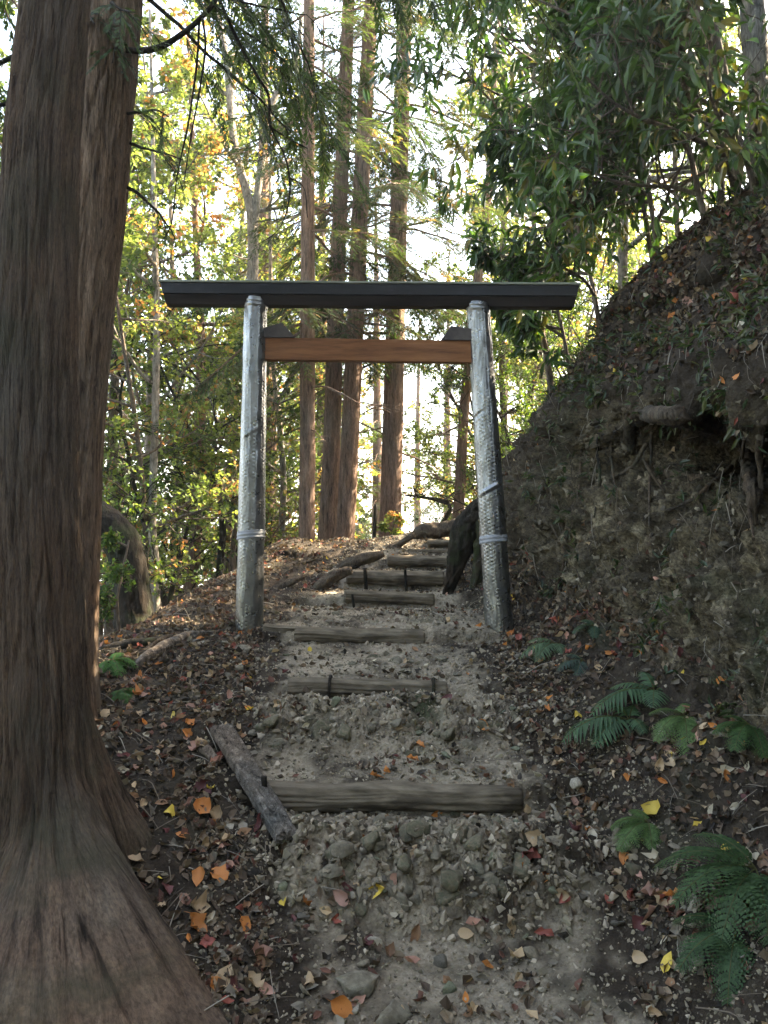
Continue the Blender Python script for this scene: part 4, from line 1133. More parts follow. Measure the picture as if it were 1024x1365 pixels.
V, F = tube([tuple(P(498, 735, 9.3) - Vector(po.location)) + (.022,), tuple(P(501, 672, 9.3) - Vector(po.location)) + (.02,)], 10, 12, strips(20, 5, .003, 1, .002))
bpy.data.objects.remove(po)
po = mk('wooden_post', V, F, M['bark_dark']); po.location = P(499, 728, 9.3)
tag(po, 'thin dark post standing at the top of the steps beside the middle cedar', 'post')

# ------------------------------------------------------------------ log steps
def log(pl, pr, rad, D, label, seed, squash=.85, mat='log', name='log_step', group='log steps of the path', dz=0, knots=(), ends=1.0, cat='log step'):
    a, b = P(pl[0], pl[1], D[0]), P(pr[0], pr[1], D[1])
    mid = (a + b) / 2; L = (b - a).length
    n = max(30, int(L / .008))
    X = np.linspace(0, 1, n)
    rgl = np.random.default_rng(seed)
    C = np.array(a)[None] + np.outer(X, np.array(b - a))
    C[:, 2] += .012 * noise(np.column_stack([X * L * 2.2, X * 0 + seed, X * 0])) ; C[:, 1] += .02 * noise(np.column_stack([X * L * 1.8, X * 0 + seed + 5, X * 0]))
    th = np.linspace(0, 2 * np.pi, 72, endpoint=False)[None]
    R = rad * (1 + .08 * noise(np.column_stack([X * L * 3, X * 0 + seed + 9, X * 0])))[:, None] * np.ones_like(th)
    for (kx, kth) in knots:
        R = R + .018 * np.exp(-((X[:, None] - kx) * L / .018) ** 2 - (np.angle(np.exp(1j * (th - kth))) / .3) ** 2)
    q = np.stack([X[:, None] * L * 2 + 0 * th, np.cos(th) * 2 + 0 * X[:, None] + seed, np.sin(th) * 2 + 0 * X[:, None]], -1)
    R = R + .009 * fbm(q * np.array([1, 3, 3]), 4) + .014 * fbm(q * 1.1 + 4, 4) - .008 * np.clip(fbm(q * np.array([.6, 4, 4]) + 14, 3, .5, True) - .4, 0, 1)
    endf = np.minimum(1, np.minimum(X, 1 - X) * L / .012)[:, None]
    R = R * (1 - .14 * (1 - endf))
    T = np.array((b - a).normalized()); U = np.cross(T, [0, 0, 1]); U /= np.linalg.norm(U); W = np.cross(U, T)
    sup = (np.abs(np.cos(th)) ** 2.3 + np.abs(np.sin(th)) ** 2.3) ** (-1 / 2.3)
    V = C[:, None] + (R * np.cos(th) * sup)[..., None] * U + (R * squash * np.sin(th) * sup)[..., None] * W
    V = V.reshape(-1, 3) - np.array(mid)
    ce = [C[0] - np.array(mid) - T * .004, C[-1] - np.array(mid) + T * .004]
    nn = len(V); k = np.arange(72); k2 = (k + 1) % 72
    F = [grid_faces(n, 72, True), np.vstack([np.stack([np.full(72, nn), k2, k], 1), np.stack([np.full(72, nn + 1), (n - 1) * 72 + k, (n - 1) * 72 + k2], 1)])]
    o = mk(name, np.vstack([V, ce]), F, M[mat]); o.location = mid
    return tag(o, label, cat, group)
def strap(o, f, L, rad, squash, label=None):
    pass
l1 = log((340, 1060), (695, 1064), .058, (3.44, 3.46), 'widest log step, earth-caked, right of the weathered plank', 1, .95)
l2 = log((384, 916), (596, 921), .052, (4.32, 4.33), 'round log step with a knot and dark strap, second from below', 2, .95, knots=((.58, 2.3),))
l3 = log((393, 846), (566, 851), .05, (5.16, 5.18), 'log step crossing the path just behind the gate posts', 3, 1.)
l3b = log((352, 838), (398, 842), .04, (5.22, 5.2), 'short stub of log left of the step behind the gate', 13, .9)
l4 = log((459, 794), (579, 799), .047, (6.27, 6.28), 'first log step of the close upper flight', 4, 1.)
l5 = log((462, 769), (592, 772), .062, (6.86, 6.87), 'thickest log of the upper flight, held by dark pegs', 5, .95)
l6 = log((516, 747), (602, 749), .055, (7.47, 7.48), 'log step above the pegged thick log', 6, .95)
l7 = log((520, 736), (600, 736), .03, (7.9, 7.92), 'thin half-buried log near the top of the flight', 7, .9)
l8 = log((570, 724), (607, 725), .042, (8.3, 8.3), 'short log step right under the topmost root', 8, .95)
def band(o, pxy, D, r, name='strap', tilt=0.15):
    c = P(pxy[0], pxy[1], D)
    th = np.linspace(0, 2 * np.pi, 24, endpoint=False)
    V = []
    for dx in (-.008, .008):
        for t_ in th: V.append((c.x + dx + .02 * math.sin(t_) * tilt, c.y + math.cos(t_) * r, c.z + math.sin(t_) * r * 1.02))
    V2 = np.array(V) - np.array(o.location)
    ob = mk(name, V2, grid_faces(2, 24, True), M['bark_dark'], o)
    so = ob.modifiers.new('solid', 'SOLIDIFY'); so.thickness = .005
band(l2, (440, 917), 4.32, .066); band(l2, (577, 920), 4.33, .062)
def peg(px, py0, py1, D, r, label, grp='pegs holding the log steps'):
    a, b = P(px, py0, D), P(px + 2, py1, D)
    V, F = tube([tuple(b - b) + (r,), tuple(a - b) + (r * .9,)], 14, 10, strips(20, 5, .003, px, .003))
    o = mk('wooden_peg', V, F, M['bark_dark']); o.location = b
    tag(o, label, 'peg', grp)
peg(487, 757, 800, 6.77, .018, 'dark peg driven in front of the left part of the thick log')
peg(540, 759, 790, 6.78, .013, 'dark peg driven in front of the middle of the thick log')
peg(470, 792, 812, 6.2, .011, 'short peg under the left end of the lowest upper log')
peg(352, 1035, 1078, 3.36, .014, 'short peg at the left end of the widest log step')

# ------------------------------------------------------------------ roots, plank, branches on the ground
def stick(name, pxs, D, label, mat='root', nseg=12, cat='root', group=None, amp=.006, seed=0, snap=False, lift=0.0, step=.03):
    """a root or branch through pixels (px, py, radius[, extra depth]); snap lays the points on the ground"""
    pts = []
    for a in pxs:
        p = None
        if snap:
            p, _ = hit(a[0], a[1])
        if p is None: p = P(a[0], a[1], D + (a[3] if len(a) > 3 else 0))
        pts.append((p[0], p[1], p[2] + (lift if snap else 0) + (a[2] * .35 if snap else 0), a[2]))
    b = np.array(pts[0][:3])
    V, F = tube([tuple(np.array(p[:3]) - b) + (p[3],) for p in pts], nseg, None, strips(22, 5, amp, seed + 1.7, amp), step)
    o = mk(name, V, F, M[mat]); o.location = b
    return tag(o, label, cat, group)
RT = 'roots across the upper steps'
stick('tree_root', [(712, 640, .05, .25), (690, 655, .07, .1), (660, 672, .085), (640, 683, .11), (624, 706, .12), (614, 735, .10), (606, 762, .07), (597, 788, .045), (592, 805, .02)], 6.45, 'big dark root curving down beside the steps at the foot of the bank', nseg=40, amp=.022, seed=1, group=RT, step=.015, mat='bark_dark')
stick('tree_root', [(650, 690, .09), (645, 720, .07), (640, 755, .06), (632, 790, .035), (640, 830, .02)], 6.35, 'second dark root lobe pressed against the bank behind the right post', nseg=32, amp=.02, seed=2, group=RT, step=.02, mat='bark_dark')
stick('tree_root', [(638, 690, .08), (618, 700, .09), (590, 706, .09), (566, 708, .085), (552, 716, .06), (546, 730, .03)], 8.9, 'thick pale root lying across the very top of the steps', nseg=28, amp=.015, seed=3, group=RT, step=.02)
stick('tree_root', [(553, 712, .02), (538, 722, .035), (520, 733, .045), (514, 742, .03)], 8.0, 'short bent root left of the top log steps', nseg=22, amp=.01, seed=4, group=RT, step=.02)
stick('tree_root', [(512, 738, .025), (498, 742, .045), (478, 747, .055), (458, 756, .05), (444, 768, .035)], 7.3, 'thick root arching left above the pegged log', nseg=24, amp=.012, seed=5, group=RT, step=.02)
stick('tree_root', [(470, 760, .03), (445, 768, .05), (428, 782, .055), (412, 800, .05), (405, 812, .02)], 6.7, 'root running down the left side of the upper steps', nseg=24, amp=.012, seed=6, group=RT, step=.02)
DBG = 'dead branches on the left ridge'
stick('fallen_branch', [(345, 798, .015), (365, 786, .028), (385, 778, .03), (405, 768, .02)], 6.6, 'short thick branch lying right of the left gate post', nseg=16, group=DBG, cat='branch', seed=7)
stick('fallen_branch', [(285, 845, .012), (255, 850, .034), (225, 862, .034), (200, 875, .03), (175, 896, .018)], 5.0, 'barkless broken branch lying on the left ridge near the leaning trunk', nseg=18, group=DBG, cat='branch', seed=8, snap=True, mat='weathered')
stick('fallen_branch', [(240, 848, .01), (222, 852, .02), (205, 862, .02), (190, 872, .01)], 5.3, 'thinner dark branch behind the barkless one', nseg=14, group=DBG, cat='branch', seed=9, snap=True)
stick('fallen_branch', [(135, 868, .02), (165, 862, .03), (200, 858, .03), (235, 850, .02)], 5.2, 'low dark branch at the foot of the leaning trunk', nseg=14, group=DBG, cat='branch', seed=10, snap=True, mat='bark_dark')
stick('fallen_branch', [(395, 752, .012), (420, 748, .018), (442, 752, .016), (460, 745, .01)], 7.4, 'thin pale branch on the leaf mound below the paired cedars', nseg=12, group=DBG, cat='branch', seed=11, snap=True)
stick('fallen_branch', [(384, 775, .012), (405, 770, .02), (430, 758, .022), (448, 752, .012)], 6.9, 'grey branch slanting up the leaf mound', nseg=12, group=DBG, cat='branch', seed=12, snap=True)
stick('fallen_branch', [(222, 1140, .003), (248, 1160, .005), (278, 1195, .006), (305, 1235, .007), (330, 1272, .008), (345, 1285, .005)], 2.6, 'long thin curved stick lying right of the big root flare', nseg=8, group=DBG, cat='branch', seed=13, snap=True)
stick('fallen_branch', [(632, 966, .008), (655, 975, .011), (672, 984, .01), (684, 996, .006)], 3.9, 'short stick on the right side above the widest log step', nseg=8, group=DBG, cat='branch', seed=14, snap=True)
stick('fallen_branch', [(512, 950, .004), (527, 945, .007), (537, 940, .004)], 4.1, 'tiny dark stick on the stones below the knotted log', nseg=8, group=DBG, cat='branch', seed=15, snap=True, mat='bark_dark')
stick('fallen_branch', [(686, 905, .012), (689, 925, .014), (688, 945, .008)], 4.4, 'upright broken stick at the foot of the bank', nseg=8, group=DBG, cat='branch', seed=16, snap=True)
stick('fallen_branch', [(240, 985, .003), (262, 992, .004), (290, 1000, .004)], 3.6, 'thin twig beside the small grey bark chip', nseg=6, group=DBG, cat='branch', seed=17, snap=True, mat='bark_dark')
stick('fallen_branch', [(1030, 470, .03), (985, 490, .03), (950, 505, .02), (925, 515, .01)], 4.1, 'dead branch slanting over the lip of the bank at the right edge', nseg=12, group=DBG, cat='branch', seed=18, mat='bark_grey')
st = stick('tree_stump', [(385, 772, .16), (384, 760, .13), (383, 748, .11), (381, 734, .10)], 7.6, 'small rotten dark stump on the left mound', nseg=40, cat='stump', seed=19, amp=.03, mat='bark_dark', step=.01)
stick('tree_stump', [(748, 590, .10), (745, 565, .09), (742, 540, .08), (741, 525, .07)], 6.15, 'broken stump jutting from the shoulder of the bank', nseg=40, cat='stump', seed=29, amp=.03, mat='bark_dark', step=.01)

# weathered plank: split half log with peeling surface
def plank():
    a, b = P(295, 968, 3.78), P(383, 1122, 2.98)
    ga, gb = hit(295, 985)[0], hit(383, 1135)[0]
    a, b = Vector(ga) + Vector((0, 0, .045)), Vector(gb) + Vector((0, 0, .05))
    L = (b - a).length; n = 260; nc = 90
    X = np.linspace(0, 1, n)[:, None]; th = np.linspace(0, 2 * np.pi, nc, endpoint=False)[None]
    T = np.array((b - a).normalized()); U = np.cross(T, [0, 0, 1]); U /= np.linalg.norm(U); W = np.cross(U, T)
    sup = (np.abs(np.cos(th)) ** 4 + np.abs(np.sin(th)) ** 4) ** (-1 / 4.)
    w = .052 * (1 - .12 * X); h = .026
    q = np.stack([X * L * 3 + 0 * th, np.cos(th) * 1.6 + 0 * X, np.sin(th) * 1.6 + 0 * X], -1)
    d = .006 * fbm(q * np.array([.7, 9, 9]), 5, .6) - .008 * np.clip(fbm(q * np.array([.5, 5, 5]) + 9, 4, .5, True) - .45, 0, 1) * 2 + .006 * fbm(q, 3)
    endn = .03 * noise(np.stack([th * 2, 0 * th, 0 * th], -1))
    Xs = X * L + np.where(X < .5, -1, 1) * (np.abs(X - .5) > .495) * endn
    C = np.array(a)[None, None] + Xs[..., None] * T
    taper = np.minimum(1, np.minimum(X, 1 - X) / .01 + .6)
    V = C + ((w * np.cos(th) * sup + d * np.cos(th)) * taper)[..., None] * U + ((h * np.sin(th) * sup + d * np.sin(th)) * taper)[..., None] * W
    V = V.reshape(-1, 3); k = np.arange(nc); k2 = (k + 1) % nc
    V = np.vstack([V, [np.array(a)], [np.array(b)]]) - np.array(a)
    F = [grid_faces(n, nc, True), np.vstack([np.stack([np.full(nc, n * nc), k2, k], 1), np.stack([np.full(nc, n * nc + 1), (n - 1) * nc + k, (n - 1) * nc + k2], 1)])]
    o = mk('weathered_plank', V, F, M['weathered']); o.location = a
    tag(o, 'long weathered grey wood piece lying slantwise left of the widest step', 'plank')
plank()
stick('bark_chip', [(258, 990, .012), (268, 997, .026), (280, 1008, .024), (292, 1020, .01)], 3.6, 'small pale grey rotten wood chip beside the weathered plank', nseg=24, cat='wood chip', seed=20, amp=.008, snap=True, mat='weathered', step=.006)

# roots in and on the bank
HR = 'roots exposed in the bank'
BR = [([(835, 545, .03), (868, 552, .045), (905, 556, .05), (945, 566, .05), (980, 582, .045), (996, 610, .04), (1002, 650, .035), (1008, 700, .02)], -.08, 4.1, 'stout arching root forming the roof of the hollow', 'root', 24, .014),
      ([(869, 575, .010), (868, 610, .009), (866, 650, .008), (865, 702, .005)], -.2, 4.25, 'straight thin root hanging down in front of the hollow', 'root', 8, .002),
      ([(992, 585, .009), (990, 620, .008), (997, 670, .008), (1005, 718, .005)], -.22, 3.95, 'thin root hanging at the right side of the hollow', 'root', 8, .002),
      ([(858, 612, .010), (868, 630, .009), (885, 655, .007)], -.15, 4.3, 'short slanting root left of the hollow', 'root', 8, .002),
      ([(975, 622, .014), (945, 648, .014), (915, 670, .012), (885, 682, .007)], -.1, 4.1, 'slanting root crossing under the hollow', 'root', 10, .004),
      ([(890, 630, .03), (920, 640, .04), (950, 640, .035), (980, 632, .025)], .12, 4.2, 'grey root ledge lying inside the hollow', 'root', 20, .012),
      ([(926, 660, .010), (940, 680, .009), (960, 692, .006)], -.1, 4.05, 'short root forking down below the hollow', 'root', 8, .002),
      ([(840, 555, .035), (838, 580, .035), (843, 605, .02)], -.08, 4.4, 'stubby root end poking down at the left of the hollow', 'root', 18, .01),
      ([(862, 590, .012), (845, 620, .014), (828, 632, .012), (812, 640, .006)], -.1, 4.5, 'curved root bending left under the overhang', 'root', 10, .003),
      ([(800, 560, .012), (796, 600, .012), (800, 640, .010), (792, 690, .006)], -.06, 4.9, 'dark root hanging from the left part of the overhang', 'bark_dark', 8, .003),
      ([(775, 600, .010), (772, 650, .010), (762, 700, .007)], -.05, 5.1, 'thin root on the left flank of the bank', 'root', 8, .003),
      ([(820, 570, .01), (815, 610, .009), (822, 660, .006)], -.05, 4.7, 'fine root hanging right of the dark one', 'root', 8, .003),
      ([(735, 700, .008), (752, 740, .009), (740, 790, .006)], -.03, 5.3, 'thin root trailing down behind the right post', 'root', 8, .003),
      ([(1020, 560, .02), (1012, 600, .018), (1016, 660, .012)], -.1, 3.7, 'root at the right edge beside the hollow', 'root', 12, .006)]
def hit_front(px, py, D, off):
    p, nn = hit(px, py)
    if p is None: return P(px, py, D)
    o = Vector((0, 0, EYE)); d = (p - o).normalized()
    return p + d * off * .35
for k, (pts, off, D, lab, mt, ns, am) in enumerate(BR):
    w = [(hit_front(a, b, D, off), r) for (a, b, r) in pts]
    b0 = np.array(w[0][0])
    V, F = tube([tuple(np.array(p) - b0) + (r,) for p, r in w], ns, None, strips(22, 5, am, k + 1.7, am), .02)
    o = mk('exposed_root', V, F, M[mt]); o.location = b0
    tag(o, lab, 'root', HR)
#@@SECTION4
# ------------------------------------------------------------------ stones
def rock_mesh(seed, flat=.5, sub=2):
    g = np.random.default_rng(seed)
    import bmesh
    bm = bmesh.new()
    pts = g.normal(size=(13, 3)); pts /= np.linalg.norm(pts, axis=1)[:, None]
    pts *= np.array([.5, .38, .5 * flat]) * g.uniform(.75, 1.1, (13, 1))
    for p in pts: bm.verts.new(p)
    bmesh.ops.convex_hull(bm, input=bm.verts)
    loose = [v for v in bm.verts if not v.link_faces]
    bmesh.ops.delete(bm, geom=loose, context='VERTS')
    bmesh.ops.triangulate(bm, faces=bm.faces)
    bmesh.ops.subdivide_edges(bm, edges=bm.edges, cuts=sub, use_grid_fill=True)
    bmesh.ops.triangulate(bm, faces=bm.faces)
    V = np.array([v.co for v in bm.verts]); F = np.array([[v.index for v in f.verts] for f in bm.faces])
    bm.verts.index_update()
    nrm = V / (np.linalg.norm(V, axis=1)[:, None] + 1e-6)
    V = V * (1 - .10 * np.clip(np.linalg.norm(V, axis=1) / .4, 0, 1.3)[:, None] ** 2) + nrm * (.05 * fbm(V * 4 + seed, 4))[:, None]
    bm.free()
    return V, F

def samp(n, dr, tr, wfun=None, mesh=Vg, rng=RNG):
    """n random points on the terrain sheet: position, normal, sheet coordinate"""
    i0, i1 = np.searchsorted(Dg, dr[0]), np.searchsorted(Dg, dr[1])
    j0, j1 = np.searchsorted(Tg, tr[0]), np.searchsorted(Tg, tr[1])
    A, B, C_, D_ = Vg[i0:i1 - 1, j0:j1 - 1], Vg[i0:i1 - 1, j0 + 1:j1], Vg[i0 + 1:i1, j0 + 1:j1], Vg[i0 + 1:i1, j0:j1 - 1]
    cr = np.cross(B - A, D_ - A); ar = np.linalg.norm(cr, axis=2)
    tt = np.repeat(Tg[None, j0:j1 - 1], i1 - 1 - i0, 0)
    fx, fy, ff_ = to_px(A); w = ar * ((ff_ > .4) & (fx > -160) & (fx < 1190) & (fy < 1500) & (fy > -100)) / np.maximum(A[..., 1], 2) ** .8
    if wfun is not None: w = w * wfun(A, tt)
    p = w.ravel() / w.sum()
    k = rng.choice(len(p), n, p=p)
    u, v = rng.uniform(size=(2, n, 1))
    f = lambda M_: M_.reshape(-1, 3)[k]
    pos = f(A) * (1 - u) * (1 - v) + f(B) * u * (1 - v) + f(C_) * u * v + f(D_) * (1 - u) * v
    nr = cr.reshape(-1, 3)[k]; nr = nr / (np.linalg.norm(nr, axis=1)[:, None] + 1e-12)
    return pos, nr, tt.ravel()[k]

# landmarks used to say where a leaf or stone lies: pixel, words
LMK = [((340, 1050), 'the weathered plank'), ((215, 1190), 'the big root flare'), ((155, 960), 'the leftmost trunk'), ((430, 1050), 'the widest log (left half)'), ((620, 1050), 'the widest log (right half)'),
       ((480, 1150), 'the rocky ledge'), ((620, 1170), 'the ledge\'s mossy end'), ((540, 1290), 'the path\'s bottom gravel'), ((700, 1290), 'the lower right path edge'), ((960, 1190), 'the lowest right fern'),
       ((850, 1110), 'the light green fern'), ((800, 960), 'the bluish fern pair'), ((900, 990), 'the feathery hanging fern'), ((665, 860), 'the right gate post'), ((330, 860), 'the left gate post'),
       ((440, 915), 'the knotted log\'s strap'), ((560, 920), 'the knotted log\'s right end'), ((480, 850), 'the log just behind the gate'), ((235, 855), 'the barkless branch'), ((900, 560), 'the hollow in the bank'),
       ((940, 450), 'the lip of the bank'), ((850, 440), 'the bank shoulder'), ((520, 790), 'the upper log flight'), ((440, 770), 'the arching root'), ((760, 1060), 'the right litter slope'), ((900, 1320), 'the bottom right corner'),
       ((215, 940), 'the litter beside the twin trunks'), ((230, 1080), 'the litter left of the plank'), ((380, 1190), 'the soil below the plank'), ((300, 1290), 'the long curved stick'), ((400, 745), 'the leaf mound'),
       ((640, 1000), 'the short right stick'), ((740, 1180), 'the bare right soil'), ((460, 960), 'the knotted log\'s rubble'), ((610, 960), 'the greenish rubble'), ((820, 760), 'the clay face'),
       ((960, 760), 'the yellowish clay'), ((990, 1050), 'the right edge ferns'), ((700, 900), 'the reddish leaf drift'), ((480, 1320), 'the flat pale stones')]
LMP = np.array([l[0] for l in LMK], float)
def rel(px, py):
    d = LMP - np.array([px, py]); d2 = (d * np.array([1, 1.3])) ** 2
    k = int(np.argmin(d2.sum(1))); dx, dy = px - LMP[k, 0], (py - LMP[k, 1]) * 1.3
    r = math.hypot(dx, dy)
    if r < 16: w = 'on or touching'
    elif abs(dx) > 2 * abs(dy): w = 'right of' if dx > 0 else 'left of'
    elif abs(dy) > 2 * abs(dx): w = 'below' if dy > 0 else 'above'
    else: w = ('below right of' if dx > 0 else 'below left of') if dy > 0 else ('above right of' if dx > 0 else 'above left of')
    if r >= 50: w = 'farther ' + w
    return w + ' ' + LMK[k][1]

ROCKS = [rock_mesh(s, f, 4) for s, f in ((1, .5), (2, .35), (3, .7), (4, .3), (5, .55), (6, .8), (7, .4), (8, .6))]
ROCKO = []
for k, (V, F) in enumerate(ROCKS):
    o = mk('rock_proto', V, F, M['stone'], smooth=True, link=False); ROCKO.append(o.data)
SG = 'single stones on the path'
def stone(px, py, size, label, kind=0, rz=0., mossy=False, tilt=(0, 0), grp=SG, sink=.25, cat='stone'):
    p, n = hit(px, py)
    if p is None: return
    me = ROCKO[kind]
    if mossy:
        me = me.copy(); me.materials.clear(); me.materials.append(M['stone_moss'])
    o = bpy.data.objects.new('stone', me); COL.objects.link(o)
    f = [.5, .35, .7, .3, .55, .8, .4, .6][kind] * .8
    o.location = p + n * size * f * (.5 - sink) ; o.scale = (size, size * .95, size)
    q = n.to_track_quat('Z', 'Y').to_euler()
    o.rotation_euler = (q.x * .6 + tilt[0], q.y * .6 + tilt[1], rz)
    return tag(o, label, cat, grp)
for a in [(478, 1318, .19, 'flat pale greenish stone at the lower left of the path bottom', 1, .3), (520, 1356, .2, 'pale flat stone cut by the bottom edge of the view', 3, 1.2), (452, 1135, .12, 'grey block between the plank end and the rocky ledge', 0, .5),
          (850, 1160, .14, 'mossy slanting slab below the small fern on the right', 3, .4, True, (.5, .3)), (322, 868, .15, 'flat yellowish slab in front of the left gate post', 1, .2), (340, 880, .10, 'second flat slab beside the left gate post foot', 3, 1.),
          (368, 868, .10, 'dark square stone right of the left gate post foot', 4, .3), (300, 858, .09, 'small grey slab left of the slabs by the gate post', 1, 2.), (318, 893, .09, 'small stone below the slabs by the left gate post', 7, .9),
          (366, 965, .13, 'moss-topped stone right of the plank head', 5, .4, True), (340, 978, .08, 'roundish tan stone just right of the plank', 4, .6), (372, 990, .07, 'grey wedge stone right of the plank middle', 0, .2),
          (555, 1198, .10, 'thin grey flat stone at the foot of the ledge', 3, .8), (505, 1172, .055, 'tiny pale stone above the yellow leaf on the ledge', 4, 1.3), (545, 882, .09, 'dark flat stone above the knotted log', 3, .1), (590, 880, .11, 'wide dark slab above the right end of the knotted log', 1, .4),
          (530, 965, .09, 'upright grey stone in the rubble below the knotted log', 5, .3), (495, 970, .09, 'grey stone left of the middle of the rubble', 7, 1.), (560, 975, .1, 'greenish stone in the middle of the rubble', 2, .7, True), (600, 985, .12, 'mossy block at the right of the rubble', 5, .2, True),
          (430, 975, .13, 'big greenish boulder in the left of the rubble', 2, .4, True), (640, 1130, .12, 'greenish boulder at the right end of the ledge', 5, .6, True), (500, 1120, .13, 'greenish boulder at the top of the ledge', 2, 1.2, True), (560, 1105, .12, 'rough boulder just under the widest log', 0, .2, True),
          (600, 1170, .14, 'mossy boulder at the foot of the ledge right side', 7, .4, True), (540, 1150, .12, 'rough grey boulder in the middle of the ledge', 4, .8, True), (440, 1165, .1, 'stone at the left end of the ledge', 0, .3), (665, 1100, .08, 'small dark boulder near the right end of the widest log', 5, .9, True),
          (660, 940, .05, 'white oval pebble on the dark slope right of the knotted log', 4, .3), (470, 1075, .09, 'flat stone right under the widest log', 1, .5), (610, 900, .06, 'small pale stone at the right end of the knotted log', 0, .1),
          (860, 880, .05, 'pale chip at the foot of the clay face', 3, .2), (600, 760, .06, 'stone wedged beside the thick log', 0, .2), (440, 830, .09, 'flat stone above the log behind the gate', 1, .9), (625, 850, .08, 'dark stone left of the right gate post', 7, .4)]:
    stone(*a)
gB = np.random.default_rng(40)
for (n, xr, yr, s0, s1) in ((20, (425, 695), (1082, 1212), .08, .2), (15, (345, 650), (936, 1003), .07, .16), (10, (420, 590), (866, 890), .07, .12), (8, (380, 580), (812, 832), .07, .12)):
    for k in range(n):
        a = gB.uniform(*xr); b = yr[0] + (yr[1] - yr[0]) * (k + gB.uniform()) / n; s = gB.uniform(s0, s1)
        ms = gB.uniform() < .55
        stone(a, b, s, ('mossy ' if ms else 'grey ') + ('boulder' if s > .12 else 'rock') + ' embedded ' + rel(a, b), int(gB.choice([0, 2, 4, 5, 7])), gB.uniform(0, 6.28), ms, (gB.normal() * .4, gB.normal() * .4), 'rocks embedded in the path', .75)
# bright individual stones scattered on the path, the largest in view
def path_w(A, t):
    r = np.exp(-((A[..., 1] - 3.1) / .25) ** 2) + np.exp(-((A[..., 1] - 4.0) / .28) ** 2) + .15
    return r
pos, nr, tt = samp(300, (2.3, 6.2), (6.6, 9.9), path_w)
siz = .03 + .055 * RNG.uniform(size=len(pos)) ** 2.2
px, py, f = to_px(pos)
ok = [i for i in range(len(pos)) if 5 < px[i] < 1019 and 5 < py[i] < 1362 and visible(pos[i] + nr[i] * .02)]
ok = sorted(ok, key=lambda i: -siz[i] / f[i])[:100]
TONE = ['grey stone', 'pale stone', 'dark stone', 'greenish stone']
SM = []
for k in range(8):
    for c, nm in (((.15, .125, .088), 0), ((.23, .2, .15), 1), ((.08, .07, .054), 2), ((.11, .112, .072), 3)):
        me = ROCKO[k].copy(); me.materials.clear(); SM.append(me)
        key = 'st%d' % nm
        if key not in M:
            M[key] = mat_speckle('stone_' + TONE[nm].split()[0], [(.3, tuple(x * .6 for x in c)), (.5, c), (.72, tuple(min(1, x * 1.4) for x in c))], 8, bumps=((60, .5, .006),))
        me.materials.append(M[key])
seen = {}
for i in ok:
    k = int(RNG.integers(8)); tn = int(RNG.choice(4, p=[.4, .25, .15, .2]))
    o = bpy.data.objects.new('stone', SM[k * 4 + tn]); COL.objects.link(o)
    o.location = Vector(pos[i]) + Vector(nr[i]) * siz[i] * .08; o.scale = (siz[i] * RNG.uniform(.8, 1.2), siz[i], siz[i] * RNG.uniform(.7, 1.1))
    o.rotation_euler = (RNG.normal() * .35, RNG.normal() * .35, RNG.uniform(0, 6.28))
    sw = 'small ' if siz[i] < .045 else ('large ' if siz[i] > .065 else '')
    tag(o, sw + TONE[tn] + ' lying ' + rel(px[i], py[i]), 'stone', 'loose stones half sunk in the path')
# pebbles and grit: nobody could count them
def gravel():
    mb = MB()
    bases = [rock_mesh(30 + s, .65, 0) for s in range(4)]
    for k, (bv, bf) in enumerate(bases):
        for (n, dr, tr, w, s0, s1) in ((4200, (1.9, 7.5), (6.3, 10.0), None, .006, .022), (900, (7.0, 9.6), (6.6, 9.6), None, .012, .03), (900, (1.9, 6.5), (9.3, 11.6), None, .006, .022), (500, (2.0, 6.5), (5.3, 6.9), None, .006, .022),
                                       (500, (2.9, 6.2), (6.8, 9.6), path_w, .02, .045), (60, (2.4, 6), (11, 13.6), None, .012, .04)):
            p, nn, t_ = samp(n, dr, tr, w)
            pxx, pyy, ff = to_px(p)
            m = (ff > .5) & (pxx > -150) & (pxx < 1180) & (pyy < 1480)
            p, nn = p[m], nn[m]; n = len(p)
            if n == 0: continue
            S = (s0 + (s1 - s0) * RNG.uniform(size=n) ** 2.5) * 1.4
            R = rots(nn, RNG.uniform(0, 6.28, n), .5)
            V, F = scatter(bv, bf, R, p + nn * (S * .12)[:, None], S)
            tone = RNG.choice(4, n, p=[.4, .25, .15, .2])
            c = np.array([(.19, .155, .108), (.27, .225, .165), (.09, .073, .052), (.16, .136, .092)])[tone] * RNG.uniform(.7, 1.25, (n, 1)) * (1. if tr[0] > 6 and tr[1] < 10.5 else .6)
            mb.add(V, F, np.repeat(c, len(bv), 0))
    # crumbling clay fragments on the face of the bank
    for k, (bv, bf) in enumerate(bases):
        p, nn, t_ = samp(420, (2.4, 6.6), (11, 14.2), None)
        S = .012 + .05 * RNG.uniform(size=len(p)) ** 3
        V, F = scatter(bv, bf, rots(nn, RNG.uniform(0, 6.28, len(p)), .5), p - nn * (S * .1)[:, None], S * 1.4)
        mb.add(V, F, np.repeat(np.array([(.10, .083, .055), (.06, .05, .034), (.16, .135, .09), (.20, .17, .12)])[RNG.choice(4, len(p), p=[.4, .3, .2, .1])] * RNG.uniform(.7, 1.2, (len(p), 1)), len(bv), 0))
    tag(mb.build('gravel', M['pebble'], smooth=False), kind='stuff')
gravel()

